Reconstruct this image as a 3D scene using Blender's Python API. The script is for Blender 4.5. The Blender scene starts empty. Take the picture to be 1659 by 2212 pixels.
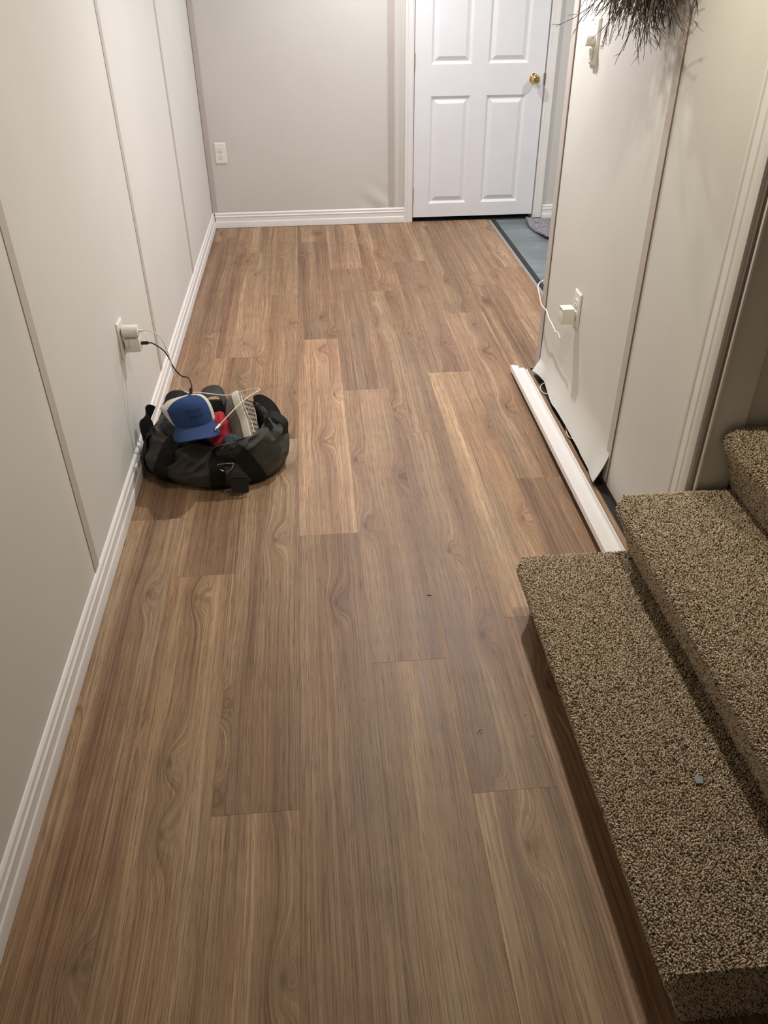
import bpy, bmesh, math, random
import numpy as np
from mathutils import Vector, Matrix

random.seed(7)
RNG = np.random.default_rng(11)
scene = bpy.context.scene
COL = scene.collection
PI = math.pi

# ------------------------------------------------------------------ camera
def srgb(r, g, b):
    def f(c):
        c /= 255.0
        return c / 12.92 if c <= 0.04045 else ((c + 0.055) / 1.055) ** 2.4
    return (f(r), f(g), f(b), 1.0)

F_PX, PITCH, YAW, ROLL = 1723.8, 0.610853, 0.084269, -0.008709
CAM = (0.6552, 0.0, 1.5)
cd = bpy.data.cameras.new('camera'); cam = bpy.data.objects.new('camera', cd); COL.objects.link(cam)
cd.sensor_fit = 'HORIZONTAL'; cd.sensor_width = 36.0; cd.lens = F_PX / 1659.0 * 36.0
cd.clip_start = 0.02; cd.clip_end = 60
fw = Vector((math.sin(YAW) * math.cos(PITCH), math.cos(YAW) * math.cos(PITCH), -math.sin(PITCH)))
rt = Vector((math.cos(YAW), -math.sin(YAW), 0)); up = rt.cross(fw)
rr = rt * math.cos(ROLL) + up * math.sin(ROLL); uu = up * math.cos(ROLL) - rt * math.sin(ROLL)
cam.matrix_world = Matrix(((rr.x, uu.x, -fw.x, CAM[0]), (rr.y, uu.y, -fw.y, CAM[1]), (rr.z, uu.z, -fw.z, CAM[2]), (0, 0, 0, 1)))
scene.camera = cam

# ------------------------------------------------------------------ world, exposure
w = bpy.data.worlds.new('world'); scene.world = w; w.use_nodes = True
w.node_tree.nodes['Background'].inputs[0].default_value = (0.0, 0.0, 0.0, 1)
w.node_tree.nodes['Background'].inputs[1].default_value = 0.0
vs = scene.view_settings
vs.view_transform = 'Standard'; vs.look = 'None'; vs.gamma = 1.0; vs.use_curve_mapping = False
vs.exposure = 0.50
CEIL = 2.12
# ceiling lamps: (name, x, y, watts, colour, label)
LAMPS = [('ceiling_light', 1.16, 1.75, 7.6, (1.0, 0.925, 0.75), 'round ceiling light above the carpeted stairs'),
         ('ceiling_light', 1.20, 3.35, 21.0, (1.0, 0.972, 0.985), 'round ceiling light in the middle of the hallway'),
         ('ceiling_light', 1.12, 4.90, 13.0, (0.99, 0.975, 1.0), 'round ceiling light nearest the panelled door'),
         ('ceiling_light', 2.95, 4.40, 13.0, (0.98, 0.98, 1.0), 'round ceiling light in the side room beyond the wall')]

# ------------------------------------------------------------------ helpers
def tag(o, label=None, cat=None, group=None, kind=None):
    if label: o['label'] = label
    if cat: o['category'] = cat
    if group: o['group'] = group
    if kind: o['kind'] = kind
    return o

def empty(name, loc=(0, 0, 0)):
    o = bpy.data.objects.new(name, None); COL.objects.link(o); o.location = loc
    o.empty_display_size = 0.05
    return o

def link(name, me, mat, parent=None, smooth=False):
    o = bpy.data.objects.new(name, me); COL.objects.link(o)
    if mat is not None:
        me.materials.clear(); me.materials.append(mat)
    if smooth:
        me.polygons.foreach_set('use_smooth', [True] * len(me.polygons))
    if parent is not None:
        o.parent = parent
        o.matrix_parent_inverse = Matrix.Translation(-Vector(parent.location)) if parent.type == 'EMPTY' else Matrix.Translation(-Vector(parent.location))
    return o

def mesh(name, verts, faces):
    me = bpy.data.meshes.new(name); me.from_pydata([tuple(map(float, v)) for v in verts], [], faces); me.update()
    return me

class MB:
    """collects shapes into one mesh (world coordinates)"""
    def __init__(s): s.v = []; s.f = []
    def add(s, v, f):
        n = len(s.v); s.v += [tuple(map(float, p)) for p in v]; s.f += [tuple(i + n for i in q) for q in f]; return s
    def box(s, x0, x1, y0, y1, z0, z1, b=0.0):
        if b <= 0:
            v = [(x, y, z) for z in (z0, z1) for y in (y0, y1) for x in (x0, x1)]
            return s.add(v, [(0, 2, 3, 1), (4, 5, 7, 6), (0, 1, 5, 4), (2, 6, 7, 3), (0, 4, 6, 2), (1, 3, 7, 5)])
        bm = bmesh.new(); bmesh.ops.create_cube(bm, size=1)
        for q in bm.verts:
            q.co = ((x0 + x1) / 2 + q.co.x * (x1 - x0), (y0 + y1) / 2 + q.co.y * (y1 - y0), (z0 + z1) / 2 + q.co.z * (z1 - z0))
        bmesh.ops.bevel(bm, geom=bm.edges[:] , offset=b, segments=2, affect='EDGES', profile=0.6)
        bm.verts.index_update()
        s.add([q.co[:] for q in bm.verts], [[q.index for q in f.verts] for f in bm.faces]); bm.free(); return s
    def tube(s, pts, r, seg=8, res=6, smooth=True, caps=True):
        P = catmull(pts, res) if smooth and len(pts) > 2 else [Vector(p) for p in pts]
        n = len(P); rad = r if hasattr(r, '__len__') else None
        t0 = (P[1] - P[0]).normalized(); a = t0.orthogonal().normalized()
        V = []
        for i, p in enumerate(P):
            t = (P[min(i + 1, n - 1)] - P[max(i - 1, 0)])
            t = t.normalized() if t.length > 1e-9 else t0
            a = (a - t * a.dot(t)); a = a.normalized() if a.length > 1e-6 else t.orthogonal().normalized()
            b = t.cross(a)
            ri = r if rad is None else float(np.interp(i / (n - 1), np.linspace(0, 1, len(rad)), rad))
            for k in range(seg):
                c, d = math.cos(2 * PI * k / seg), math.sin(2 * PI * k / seg)
                V.append(p + a * (c * ri) + b * (d * ri))
        Fc = [(i * seg + k, i * seg + (k + 1) % seg, (i + 1) * seg + (k + 1) % seg, (i + 1) * seg + k) for i in range(n - 1) for k in range(seg)]
        if caps: Fc += [tuple(range(seg))[::-1], tuple((n - 1) * seg + k for k in range(seg))]
        return s.add(V, Fc)
    def lathe(s, prof, mat4, seg=24):
        """prof: (r, h) list around local z"""
        V = [mat4 @ Vector((r * math.cos(2 * PI * k / seg), r * math.sin(2 * PI * k / seg), h)) for r, h in prof for k in range(seg)]
        n = len(prof)
        Fc = [(i * seg + k, i * seg + (k + 1) % seg, (i + 1) * seg + (k + 1) % seg, (i + 1) * seg + k) for i in range(n - 1) for k in range(seg)]
        Fc += [tuple(range(seg))[::-1], tuple((n - 1) * seg + k for k in range(seg))]
        return s.add(V, Fc)
    def extrude(s, prof, A, B, U, Vv):
        """closed 2-D profile swept from A to B, profile axes U, Vv"""
        A, B, U, Vv = map(Vector, (A, B, U, Vv)); n = len(prof)
        V = [A + U * p + Vv * q for p, q in prof] + [B + U * p + Vv * q for p, q in prof]
        Fc = [(i, (i + 1) % n, n + (i + 1) % n, n + i) for i in range(n)] + [tuple(range(n))[::-1], tuple(range(n, 2 * n))]
        return s.add(V, Fc)
    def grid(s, P, closed_u=False):
        """P: (nu, nv, 3)"""
        nu, nv = P.shape[:2]; base = P.reshape(-1, 3)
        U = nu if closed_u else nu - 1
        Fc = [(i * nv + j, ((i + 1) % nu) * nv + j, ((i + 1) % nu) * nv + j + 1, i * nv + j + 1) for i in range(U) for j in range(nv - 1)]
        return s.add(base, Fc)
    def build(s, name, mat, parent=None, smooth=False, fix=True):
        me = mesh(name, s.v, s.f)
        if fix:
            bm = bmesh.new(); bm.from_mesh(me); bmesh.ops.recalc_face_normals(bm, faces=bm.faces); bm.to_mesh(me); bm.free()
        return link(name, me, mat, parent, smooth)

def catmull(pts, res=6):
    P = [Vector(p) for p in pts]; P = [P[0] * 2 - P[1]] + P + [P[-1] * 2 - P[-2]]; out = []
    for i in range(1, len(P) - 2):
        for k in range(res):
            t = k / res; a, b, c, d = P[i - 1:i + 3]
            out.append(0.5 * ((2 * b) + (c - a) * t + (2 * a - 5 * b + 4 * c - d) * t * t + (3 * b - a - 3 * c + d) * t ** 3))
    out.append(P[-2]); return out

def auto_smooth(o, ang=35):
    me = o.data; me.polygons.foreach_set('use_smooth', [True] * len(me.polygons))
    bm = bmesh.new(); bm.from_mesh(me)
    for e in bm.edges:
        if len(e.link_faces) == 2 and e.calc_face_angle(0) > math.radians(ang): e.smooth = False
    bm.to_mesh(me); bm.free(); return o

def vnoise(x, y, seed=0):
    """smooth 2-D value noise in 0..1 (numpy arrays)"""
    t = np.random.default_rng(seed).random((64, 64)); x = np.asarray(x, float); y = np.asarray(y, float)
    xi = np.floor(x).astype(int); yi = np.floor(y).astype(int); fx = x - xi; fy = y - yi
    fx = fx * fx * (3 - 2 * fx); fy = fy * fy * (3 - 2 * fy)
    g = lambda a, b: t[a % 64, b % 64]
    return (g(xi, yi) * (1 - fx) + g(xi + 1, yi) * fx) * (1 - fy) + (g(xi, yi + 1) * (1 - fx) + g(xi + 1, yi + 1) * fx) * fy

# ------------------------------------------------------------------ materials
class NT:
    def __init__(s, name):
        s.m = bpy.data.materials.new(name); s.m.use_nodes = True; s.t = s.m.node_tree; s.bsdf = s.t.nodes['Principled BSDF']
    def n(s, typ, **kw):
        nd = s.t.nodes.new(typ)
        for k, v in kw.items(): setattr(nd, k, v)
        return nd
    def lk(s, a, b): s.t.links.new(a, b)
    def put(s, sock, v):
        if isinstance(v, (int, float)): sock.default_value = v
        elif isinstance(v, tuple): sock.default_value = v
        else: s.lk(v, sock)
    def math(s, op, a, b=0.0, c=0.0):
        nd = s.n('ShaderNodeMath', operation=op); s.put(nd.inputs[0], a); s.put(nd.inputs[1], b); s.put(nd.inputs[2], c); return nd.outputs[0]
    def coord(s, what='Object'): return s.n('ShaderNodeTexCoord').outputs[what]
    def sep(s, v):
        nd = s.n('ShaderNodeSeparateXYZ'); s.lk(v, nd.inputs[0]); return nd.outputs
    def comb(s, x, y, z=0.0):
        nd = s.n('ShaderNodeCombineXYZ'); s.put(nd.inputs[0], x); s.put(nd.inputs[1], y); s.put(nd.inputs[2], z); return nd.outputs[0]
    def noise(s, vec, scale=1.0, detail=2.0, rough=0.5, dist=0.0):
        nd = s.n('ShaderNodeTexNoise'); s.lk(vec, nd.inputs['Vector']); nd.inputs['Scale'].default_value = scale
        nd.inputs['Detail'].default_value = detail; nd.inputs['Roughness'].default_value = rough; nd.inputs['Distortion'].default_value = dist
        return nd.outputs['Fac']
    def ramp(s, fac, stops):
        nd = s.n('ShaderNodeValToRGB'); s.put(nd.inputs[0], fac); el = nd.color_ramp.elements
        while len(el) < len(stops): el.new(0.5)
        for e, (p, c) in zip(el, stops): e.position = p; e.color = c
        return nd.outputs[0]
    def mix(s, fac, a, b, mode='MIX'):
        nd = s.n('ShaderNodeMix', data_type='RGBA', blend_type=mode); s.put(nd.inputs[0], fac); s.put(nd.inputs[6], a); s.put(nd.inputs[7], b); return nd.outputs[2]
    def maprange(s, v, a, b, c=0.0, d=1.0):
        nd = s.n('ShaderNodeMapRange'); s.put(nd.inputs[0], v)
        for i, q in enumerate((a, b, c, d)): nd.inputs[i + 1].default_value = q
        return nd.outputs[0]
    def bump(s, h, strength=0.2, dist=0.001):
        nd = s.n('ShaderNodeBump'); nd.inputs['Strength'].default_value = strength; nd.inputs['Distance'].default_value = dist
        s.lk(h, nd.inputs['Height']); s.lk(nd.outputs[0], s.bsdf.inputs['Normal'])
    def out(s, col, rough=0.5, metal=0.0, spec=None, sheen=None):
        s.put(s.bsdf.inputs['Base Color'], col); s.put(s.bsdf.inputs['Roughness'], rough); s.put(s.bsdf.inputs['Metallic'], metal)
        if spec is not None: s.put(s.bsdf.inputs['Specular IOR Level'], spec)
        if sheen is not None: s.put(s.bsdf.inputs['Sheen Weight'], sheen)
        return s.m

def m_plain(name, c, rough=0.5, metal=0.0, spec=None, var=0.06, vscale=8.0, bump=0.0, bscale=300.0):
    t = NT(name); co = t.coord('Object'); nz = t.noise(co, vscale, 4.0)
    d = tuple(q * (1 - var) for q in c[:3]) + (1,); l = tuple(min(1, q * (1 + var)) for q in c[:3]) + (1,)
    col = t.ramp(nz, [(0.3, d), (0.7, l)])
    if bump: t.bump(t.noise(co, bscale, 3.0), bump, 0.001)
    return t.out(col, rough, metal, spec)

def m_wall(name, c, var=0.035):
    """vinyl covered panel with a fine woven emboss"""
    t = NT(name); co = t.coord('Object'); a = t.noise(co, 2.2, 4.0, 0.55)
    x, y, z = t.sep(co)
    wv = t.noise(t.comb(t.math('MULTIPLY', t.math('ADD', x, y), 420.0), 0.0, t.math('MULTIPLY', z, 900.0)), 1.0, 2.0)
    d = tuple(q * (1 - var) for q in c[:3]) + (1,); l = tuple(min(1, q * (1 + var)) for q in c[:3]) + (1,)
    col = t.ramp(a, [(0.25, d), (0.75, l)])
    col = t.mix(0.10, col, t.ramp(wv, [(0.3, (0.25, 0.24, 0.22, 1)), (0.7, (0.95, 0.93, 0.9, 1))]), 'SOFT_LIGHT')
    t.bump(wv, 0.12, 0.0006)
    return t.out(col, 0.62, spec=0.35)

def m_wood():
    t = NT('vinyl_plank_walnut'); oi = t.n('ShaderNodeObjectInfo'); co = t.coord('Object')
    x, y, z = t.sep(co); rnd = oi.outputs['Random']
    M = lambda a, k: t.math('MULTIPLY', a, k)
    A = lambda a, b: t.math('ADD', a, b)
    ox = A(x, M(rnd, 37.0)); oy = A(y, M(rnd, 53.0))
    # slow sideways drift of the grain
    w1 = t.noise(t.comb(M(ox, 3.0), M(oy, 1.3), rnd), 1.0, 2.0)
    w2 = t.noise(t.comb(M(ox, 20.0), M(oy, 7.0), rnd), 1.0, 2.0)
    # knots: only some of the cells carry one
    vo = t.n('ShaderNodeTexVoronoi', voronoi_dimensions='2D', feature='F1'); vo.inputs['Randomness'].default_value = 0.9
    vo.inputs['Scale'].default_value = 1.0
    t.lk(t.comb(A(M(ox, 6.5), M(w2, 0.10)), A(M(oy, 2.4), M(w2, 0.10))), vo.inputs['Vector'])
    kd = vo.outputs['Distance']; sc = t.n('ShaderNodeSeparateColor'); t.lk(vo.outputs['Color'], sc.inputs[0])
    has = t.math('GREATER_THAN', sc.outputs[0], 0.52)
    kn = M(t.math('POWER', 2.718, M(M(kd, kd), -26.0)), has)
    ph = A(ox, M(w1, 0.030)); ph = A(ph, M(w2, 0.0035)); ph = A(ph, M(kn, 0.040))
    g1 = t.noise(t.comb(M(ph, 105.0), M(oy, 0.6), rnd), 1.0, 3.0, 0.6)
    g2 = t.noise(t.comb(M(ph, 300.0), M(oy, 2.2), rnd), 1.0, 3.0, 0.7)
    band = t.noise(t.comb(M(ph, 15.0), M(oy, 0.45), A(rnd, 3.0)), 1.0, 1.0, 0.4)
    pore = t.noise(t.comb(M(ox, 520.0), M(oy, 13.0), rnd), 1.0, 2.0, 0.6)
    cross = t.noise(t.comb(M(ox, 6.0), M(oy, 7.0), A(rnd, 9.0)), 1.0, 3.0, 0.6)
    f = A(M(t.maprange(g1, 0.32, 0.68), 0.32), M(t.maprange(g2, 0.34, 0.66), 0.44))
    f = A(f, M(t.maprange(band, 0.30, 0.70), 0.42)); f = A(f, M(kn, -0.12)); f = A(f, M(t.maprange(cross, 0.35, 0.70), 0.10))
    col = t.ramp(M(f, 0.80), [(0.14, srgb(96, 71, 52)), (0.40, srgb(134, 105, 80)), (0.62, srgb(158, 128, 100)), (0.90, srgb(190, 163, 132))])
    tint = t.noise(t.comb(M(ph, 8.0), M(oy, 1.1), A(rnd, 5.0)), 1.0, 2.0)
    col = t.mix(t.maprange(tint, 0.50, 0.80, 0.0, 0.40), col, srgb(138, 124, 104), 'MIX')
    col = t.mix(t.maprange(tint, 0.25, 0.45, 0.30, 0.0), col, srgb(146, 108, 80), 'MIX')
    col = t.mix(t.maprange(pore, 0.54, 0.68, 0.0, 0.62), col, srgb(80, 58, 40), 'MIX')
    eye = M(t.maprange(kd, 0.015, 0.060, 1.0, 0.0), has)
    col = t.mix(M(eye, 0.6), col, srgb(84, 60, 42), 'MIX')
    hs = t.n('ShaderNodeHueSaturation'); hs.inputs['Saturation'].default_value = 1.0; t.lk(col, hs.inputs['Color']); col = hs.outputs[0]
    col = t.mix(1.0, col, oi.outputs['Color'], 'MULTIPLY')
    t.bump(g2, 0.06, 0.0005)
    return t.out(col, t.maprange(g1, 0.3, 0.7, 0.42, 0.54), spec=0.4)

def m_concrete():
    t = NT('blue_grey_slab'); co = t.coord('Object'); x, y, z = t.sep(co)
    a = t.noise(co, 3.0, 5.0, 0.6); b = t.noise(t.comb(t.math('MULTIPLY', x, 3.0), t.math('MULTIPLY', y, 14.0)), 1.0, 3.0)
    col = t.ramp(t.math('ADD', t.math('MULTIPLY', a, 0.55), t.math('MULTIPLY', b, 0.45)), [(0.3, srgb(92, 100, 98)), (0.5, srgb(116, 126, 128)), (0.72, srgb(146, 156, 158))])
    sp = t.noise(co, 160.0, 2.0); col = t.mix(t.maprange(sp, 0.70, 0.76, 0.0, 0.4), col, srgb(190, 195, 192))
    t.bump(a, 0.2, 0.002)
    return t.out(col, t.maprange(b, 0.3, 0.7, 0.32, 0.55))

def m_carpet_pile():
    t = NT('carpet_pile_beige'); at = t.n('ShaderNodeAttribute', attribute_name='tuft'); 
    return t.out(at.outputs['Color'], 0.95, spec=0.1, sheen=0.15)

def m_speckle(name, base, light, dark, scale):
    t = NT(name); co = t.coord('Object'); a = t.noise(co, scale, 2.0, 0.7)
    col = t.ramp(a, [(0.34, dark), (0.46, base), (0.56, base), (0.66, light)]); t.bump(a, 0.5, 0.002)
    return t.out(col, 0.9)

def m_fabric(name, c, rough=0.85, weave=900.0, var=0.12, bump=0.25):
    t = NT(name); co = t.coord('Object'); a = t.noise(co, 22.0, 4.0); wv = t.noise(co, weave, 2.0)
    d = tuple(q * (1 - var) for q in c[:3]) + (1,); l = tuple(min(1, q * (1 + var)) for q in c[:3]) + (1,)
    col = t.ramp(a, [(0.3, d), (0.7, l)]); col = t.mix(t.maprange(wv, 0.4, 0.7, 0.0, 0.25), col, tuple(q * 0.5 for q in c[:3]) + (1,))
    t.bump(wv, bump, 0.0008)
    return t.out(col, rough, spec=0.25)

WALL = m_wall('wall_vinyl_greige', srgb(216, 214, 208))
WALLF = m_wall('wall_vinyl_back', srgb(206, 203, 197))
WALLS = m_wall('wall_paint_stairs', srgb(206, 203, 194), 0.02)
BATTEN = m_plain('batten_mauve_grey', srgb(190, 181, 175), 0.55, var=0.03)
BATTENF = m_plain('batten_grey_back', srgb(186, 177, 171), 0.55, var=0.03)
WHITE = m_plain('trim_white', srgb(232, 229, 226), 0.38, var=0.02)
DOORW = m_plain('door_white', srgb(233, 233, 236), 0.42, var=0.015, bump=0.05, bscale=180)
PLASTIC = m_plain('plastic_white', srgb(233, 230, 222), 0.32, var=0.015)
CHARG = m_plain('charger_white', srgb(236, 234, 224), 0.25, var=0.01)
SLOT = m_plain('slot_dark', srgb(52, 46, 44), 0.6, var=0.05)
CABLEW = m_plain('cable_white', srgb(228, 224, 212), 0.45, var=0.02)
CABLEB = m_plain('cable_black', srgb(22, 23, 26), 0.45, var=0.05)
BRASS = m_plain('brass', srgb(228, 202, 142), 0.14, 1.0, var=0.05)
BRASSD = m_plain('brass_dull', srgb(190, 172, 140), 0.38, 1.0, var=0.06)
STEEL = m_plain('steel', srgb(178, 176, 170), 0.22, 1.0, var=0.04)
WOOD = m_wood()
SLAB = m_concrete()
JOINTM = m_plain('joint_brown', srgb(128, 112, 102), 0.7)
DARK = m_plain('gap_shade_dark', srgb(38, 33, 30), 0.8, var=0.2)  # dark colour standing in for shade inside gaps
SILL = m_plain('sill_brown', srgb(74, 54, 40), 0.8, var=0.2, vscale=30)
RUBBER = m_plain('edge_strip_black', srgb(34, 37, 38), 0.6, var=0.1)
ALU = m_plain('edge_grey', srgb(150, 152, 150), 0.5, var=0.1, vscale=60)
FOAM = m_speckle('speckled_underlay', srgb(132, 131, 136), srgb(182, 181, 186), srgb(92, 91, 96), 70.0)
CBACK = m_plain('carpet_backing', srgb(140, 118, 94), 0.95, var=0.25, vscale=90)
PILE = m_carpet_pile()
BAGM = m_fabric('bag_canvas_charcoal', srgb(74, 73, 70), 0.72)
BAGIN = m_fabric('bag_lining_dark', srgb(52, 52, 52), 0.8)
WEB = m_fabric('webbing_black', srgb(24, 24, 24), 0.7, weave=600)
LEATH = m_plain('leather_black', srgb(24, 20, 20), 0.45, var=0.2, bump=0.2)
CAPB = m_fabric('cap_blue', srgb(40, 66, 112), 0.85, var=0.06)
CAPBILL = m_fabric('cap_bill_blue', srgb(48, 68, 112), 0.85, var=0.06)
CAPW = m_fabric('cap_white', srgb(214, 211, 200), 0.85, var=0.05)
CAPINK = m_plain('cap_print', srgb(22, 36, 78), 0.8, var=0.15)
RED = m_fabric('red_cloth', srgb(158, 38, 50), 0.8, weave=500, var=0.2)
BLUEG = m_fabric('slate_cloth', srgb(70, 82, 92), 0.85)
SHOEU = m_fabric('shoe_knit_grey', srgb(112, 110, 106), 0.85, weave=420, bump=0.6)
SHOEM = m_plain('shoe_midsole', srgb(206, 203, 186), 0.6, var=0.05)
SHOES = m_plain('shoe_outsole', srgb(146, 130, 116), 0.75, var=0.18, vscale=60)
SHOED = m_plain('shoe_tread_dark', srgb(96, 84, 76), 0.8, var=0.15)
TWIG = m_plain('twig_brown', srgb(92, 80, 74), 0.85, var=0.3, vscale=40)
TWIGL = m_plain('twig_tan', srgb(150, 122, 96), 0.8, var=0.2, vscale=40)
SPLINT = m_plain('splinter_pale', srgb(206, 184, 150), 0.8, var=0.15, vscale=200)
LINT = m_plain('lint_blue_grey', srgb(148, 156, 160), 0.9, var=0.1, vscale=200)
CEILM = m_plain('ceiling_white', srgb(222, 219, 212), 0.8, var=0.02)
em = NT('lamp_diffuser'); em.bsdf.inputs['Emission Color'].default_value = (1, 0.93, 0.82, 1); em.bsdf.inputs['Emission Strength'].default_value = 3.0
DIFF = em.out((0.9, 0.9, 0.88, 1), 0.4)

# ------------------------------------------------------------------ room shell
D = 5.556          # far wall
XR = 1.600         # hall face of the right-hand wall
XE = 4.2           # side room's end
ZF = -0.010        # slab top (planks lie on it, their tops at z = 0)

floor = tag(MB().box(-0.1, XE, -1.6, D + 0.6, -0.12, ZF).build('floor', SLAB), kind='structure')
tag(MB().box(-0.1, XE, -1.6, D + 0.6, CEIL, CEIL + 0.1).build('ceiling', CEILM), kind='structure')

# planks ------------------------------------------------------------
SEAM = [-0.007, 0.181, 0.369, 0.557, 0.745, 0.933, 1.121, 1.309, 1.497, 1.685, 1.858]
JOINT = [[0.60, 2.165, 3.72, 5.23], [0.31, 1.862, 3.42, 4.98], [1.047, 2.65, 4.215], [0.46, 2.03, 3.592, 5.16],
         [-0.11, 1.46, 3.035, 4.61], [1.052, 2.65, 4.216], [0.03, 1.597, 3.168, 4.705], [0.72, 2.29, 3.857, 5.43],
         [1.12, 2.69, 4.25], [4.535]]
TONE = {(3, 1): (1.16, 1.15, 1.14), (6, 1): (1.15, 1.15, 1.12), (1, 0): (1.10, 1.10, 1.07), (2, 0): (0.95, 0.94, 0.92), (5, 2): (1.02, 1, 0.98),
        (3, 2): (0.95, 0.93, 0.92), (3, 0): (0.97, 0.95, 0.93), (2, 1): (1.0, 0.97, 0.93), (1, 1): (0.98, 0.95, 0.91), (0, 2): (0.90, 0.87, 0.86),
        (4, 1): (1.0, 0.98, 0.96), (4, 2): (0.94, 0.92, 0.91), (5, 1): (0.95, 0.94, 0.92), (6, 2): (0.93, 0.91, 0.9), (0, 1): (0.94, 0.91, 0.89)}
def plank(c, k, x0, x1, y0, y1, tone):
    g = 0.00008; b = 0.00028; h = -ZF
    X0, X1, Y0, Y1 = g, x1 - x0 - g, g, y1 - y0 - g
    v = [(X0, Y0, -h), (X1, Y0, -h), (X1, Y1, -h), (X0, Y1, -h), (X0, Y0, -b), (X1, Y0, -b), (X1, Y1, -b), (X0, Y1, -b),
         (X0 + b, Y0 + b, 0), (X1 - b, Y0 + b, 0), (X1 - b, Y1 - b, 0), (X0 + b, Y1 - b, 0)]
    f = [(8, 9, 10, 11), (0, 3, 2, 1)] + [(i, (i + 1) % 4, 4 + (i + 1) % 4, 4 + i) for i in range(4)] + [(4 + i, 4 + (i + 1) % 4, 8 + (i + 1) % 4, 8 + i) for i in range(4)]
    o = bpy.data.objects.new('plank', mesh('plank', v, f)); COL.objects.link(o); o.data.materials.append(WOOD)
    o.location = (x0, y0, 0); o.parent = floor; o.color = tone + (1,)
pr = random.Random(5)
for c in range(10):
    x0, x1 = SEAM[c], SEAM[c + 1]
    ys = [-1.5] + JOINT[c] + [D - 0.004]
    ys = [q for i, q in enumerate(ys) if i == 0 or q > ys[i - 1] + 0.02]
    for k in range(len(ys) - 1):
        y0, y1 = ys[k], ys[k + 1]
        s = 1 + pr.uniform(-0.10, 0.08); tone = TONE.get((c, k - 1), (s, s * pr.uniform(0.975, 1.0), s * pr.uniform(0.95, 0.99)))
        tone = tuple(q ** (2.0 if (c, k - 1) in TONE else 1.35) for q in tone); xx1 = x1
        if c == 8 and y1 < 3.2: xx1 = 1.572
        if c == 8 and y0 < 3.16 < y1:
            plank(c, k, x0, 1.572, y0, 3.17, tone); y0 = 3.17
        if c == 9 and y1 > 4 and y0 < 3.2: y0 = 3.19
        plank(c, k, x0, xx1, y0, y1, tone)

# plank edge at the side room: grey bead and black strip
t1 = MB().box(1.859, 1.876, 3.19, D - 0.01, ZF, -0.002, 0.002).build('trim_1', ALU); tag(t1, 'pale grey bead along the plank edge', kind='structure')
t2 = MB().box(1.880, 1.908, 3.19, D - 0.01, ZF, -0.003, 0.002).build('trim_2', RUBBER); tag(t2, 'black strip beside the plank edge', kind='structure')

# left wall -----------------------------------------------------------
wl = tag(MB().box(-0.1, -0.006, -1.6, D, ZF, CEIL).build('wall_left', WALL), kind='structure')
BL = [0.53, 1.785, 3.095, 4.325]
ys = [-1.6] + BL + [D]
for a, b in zip(ys[:-1], ys[1:]):
    MB().box(-0.006, 0.0, a + 0.001, b - 0.001, 0.002, CEIL - 0.002, 0.0008).build('wall_panel', WALL, wl)
for q in BL:
    MB().box(0.0, 0.0022, q - 0.002, q + 0.040, 0.09, CEIL - 0.002, 0.0012).build('batten', BATTEN, wl)

# far wall with the door opening ---------------------------------------
DX0, DX1, DZ1 = 1.333, 2.162, 2.02
wb = MB().box(-0.1, DX0, D + 0.006, D + 0.11, ZF, CEIL).box(DX1, XE, D + 0.006, D + 0.11, ZF, CEIL).box(DX0, DX1, D + 0.006, D + 0.11, DZ1, CEIL).build('wall_back', WALLF)
tag(wb, kind='structure')
# left panel with a slack, wrinkled lower corner
ny, nz = 60, 90
gx = np.linspace(0.0, 1.176, ny); gz = np.linspace(0.002, CEIL - 0.002, nz) ** 1.0
gz = np.concatenate([np.linspace(0.002, 0.45, 50), np.linspace(0.47, CEIL - 0.002, 30)])
GX, GZ = np.meshgrid(gx, gz, indexing='ij')
wr = np.exp(-((GX - 1.13) / 0.13) ** 2 - ((GZ - 0.14) / 0.10) ** 2)
bul = 0.006 * wr * (0.6 + 0.8 * np.sin((GX * 0.8 + GZ) * 38.0)) + 0.004 * np.exp(-((GX - 0.7) / 0.35) ** 2 - ((GZ - 0.3) / 0.3) ** 2)
P = np.stack([GX, D - np.abs(bul) - 0.0, GZ], -1)
MB().grid(P).build('wall_panel', WALLF, wb, smooth=True)
MB().box(1.177, DX0 - 0.005, D, D + 0.005, 0.002, CEIL - 0.002).build('wall_panel', WALLF, wb)
MB().box(DX1 + 0.005, XE, D, D + 0.005, 0.002, CEIL - 0.002).build('wall_panel', WALLF, wb)
MB().box(1.172, 1.212, D - 0.0065, D - 0.0005, 0.09, CEIL - 0.002, 0.0012).build('batten', BATTENF, wb)
MB().box(0.004, 0.034, D - 0.006, D - 0.0005, 0.09, CEIL - 0.002, 0.0012).build('batten', BATTENF, wb)
# closet wall behind the door, coloured dark as painted shade for the gap
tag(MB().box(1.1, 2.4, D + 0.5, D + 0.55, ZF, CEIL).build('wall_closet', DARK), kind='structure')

# right wall between the stairs and the side room ------------------------
YS, YE = 1.665, 3.165
wr_ = tag(MB().box(XR + 0.008, XR + 0.10, YS, YE, ZF, CEIL).build('wall_right', WALL), kind='structure')
MB().box(XR + 0.001, XR + 0.0075, YS + 0.02, YE - 0.02, ZF, 0.09).build('sill', SILL, wr_)
MB().box(XR - 0.026, XR + 0.0005, YS + 0.03, YE - 0.05, ZF, -0.004).build('gap_shade_strip', DARK, wr_)  # dark strip painted in as the shade under the curled panel
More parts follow.
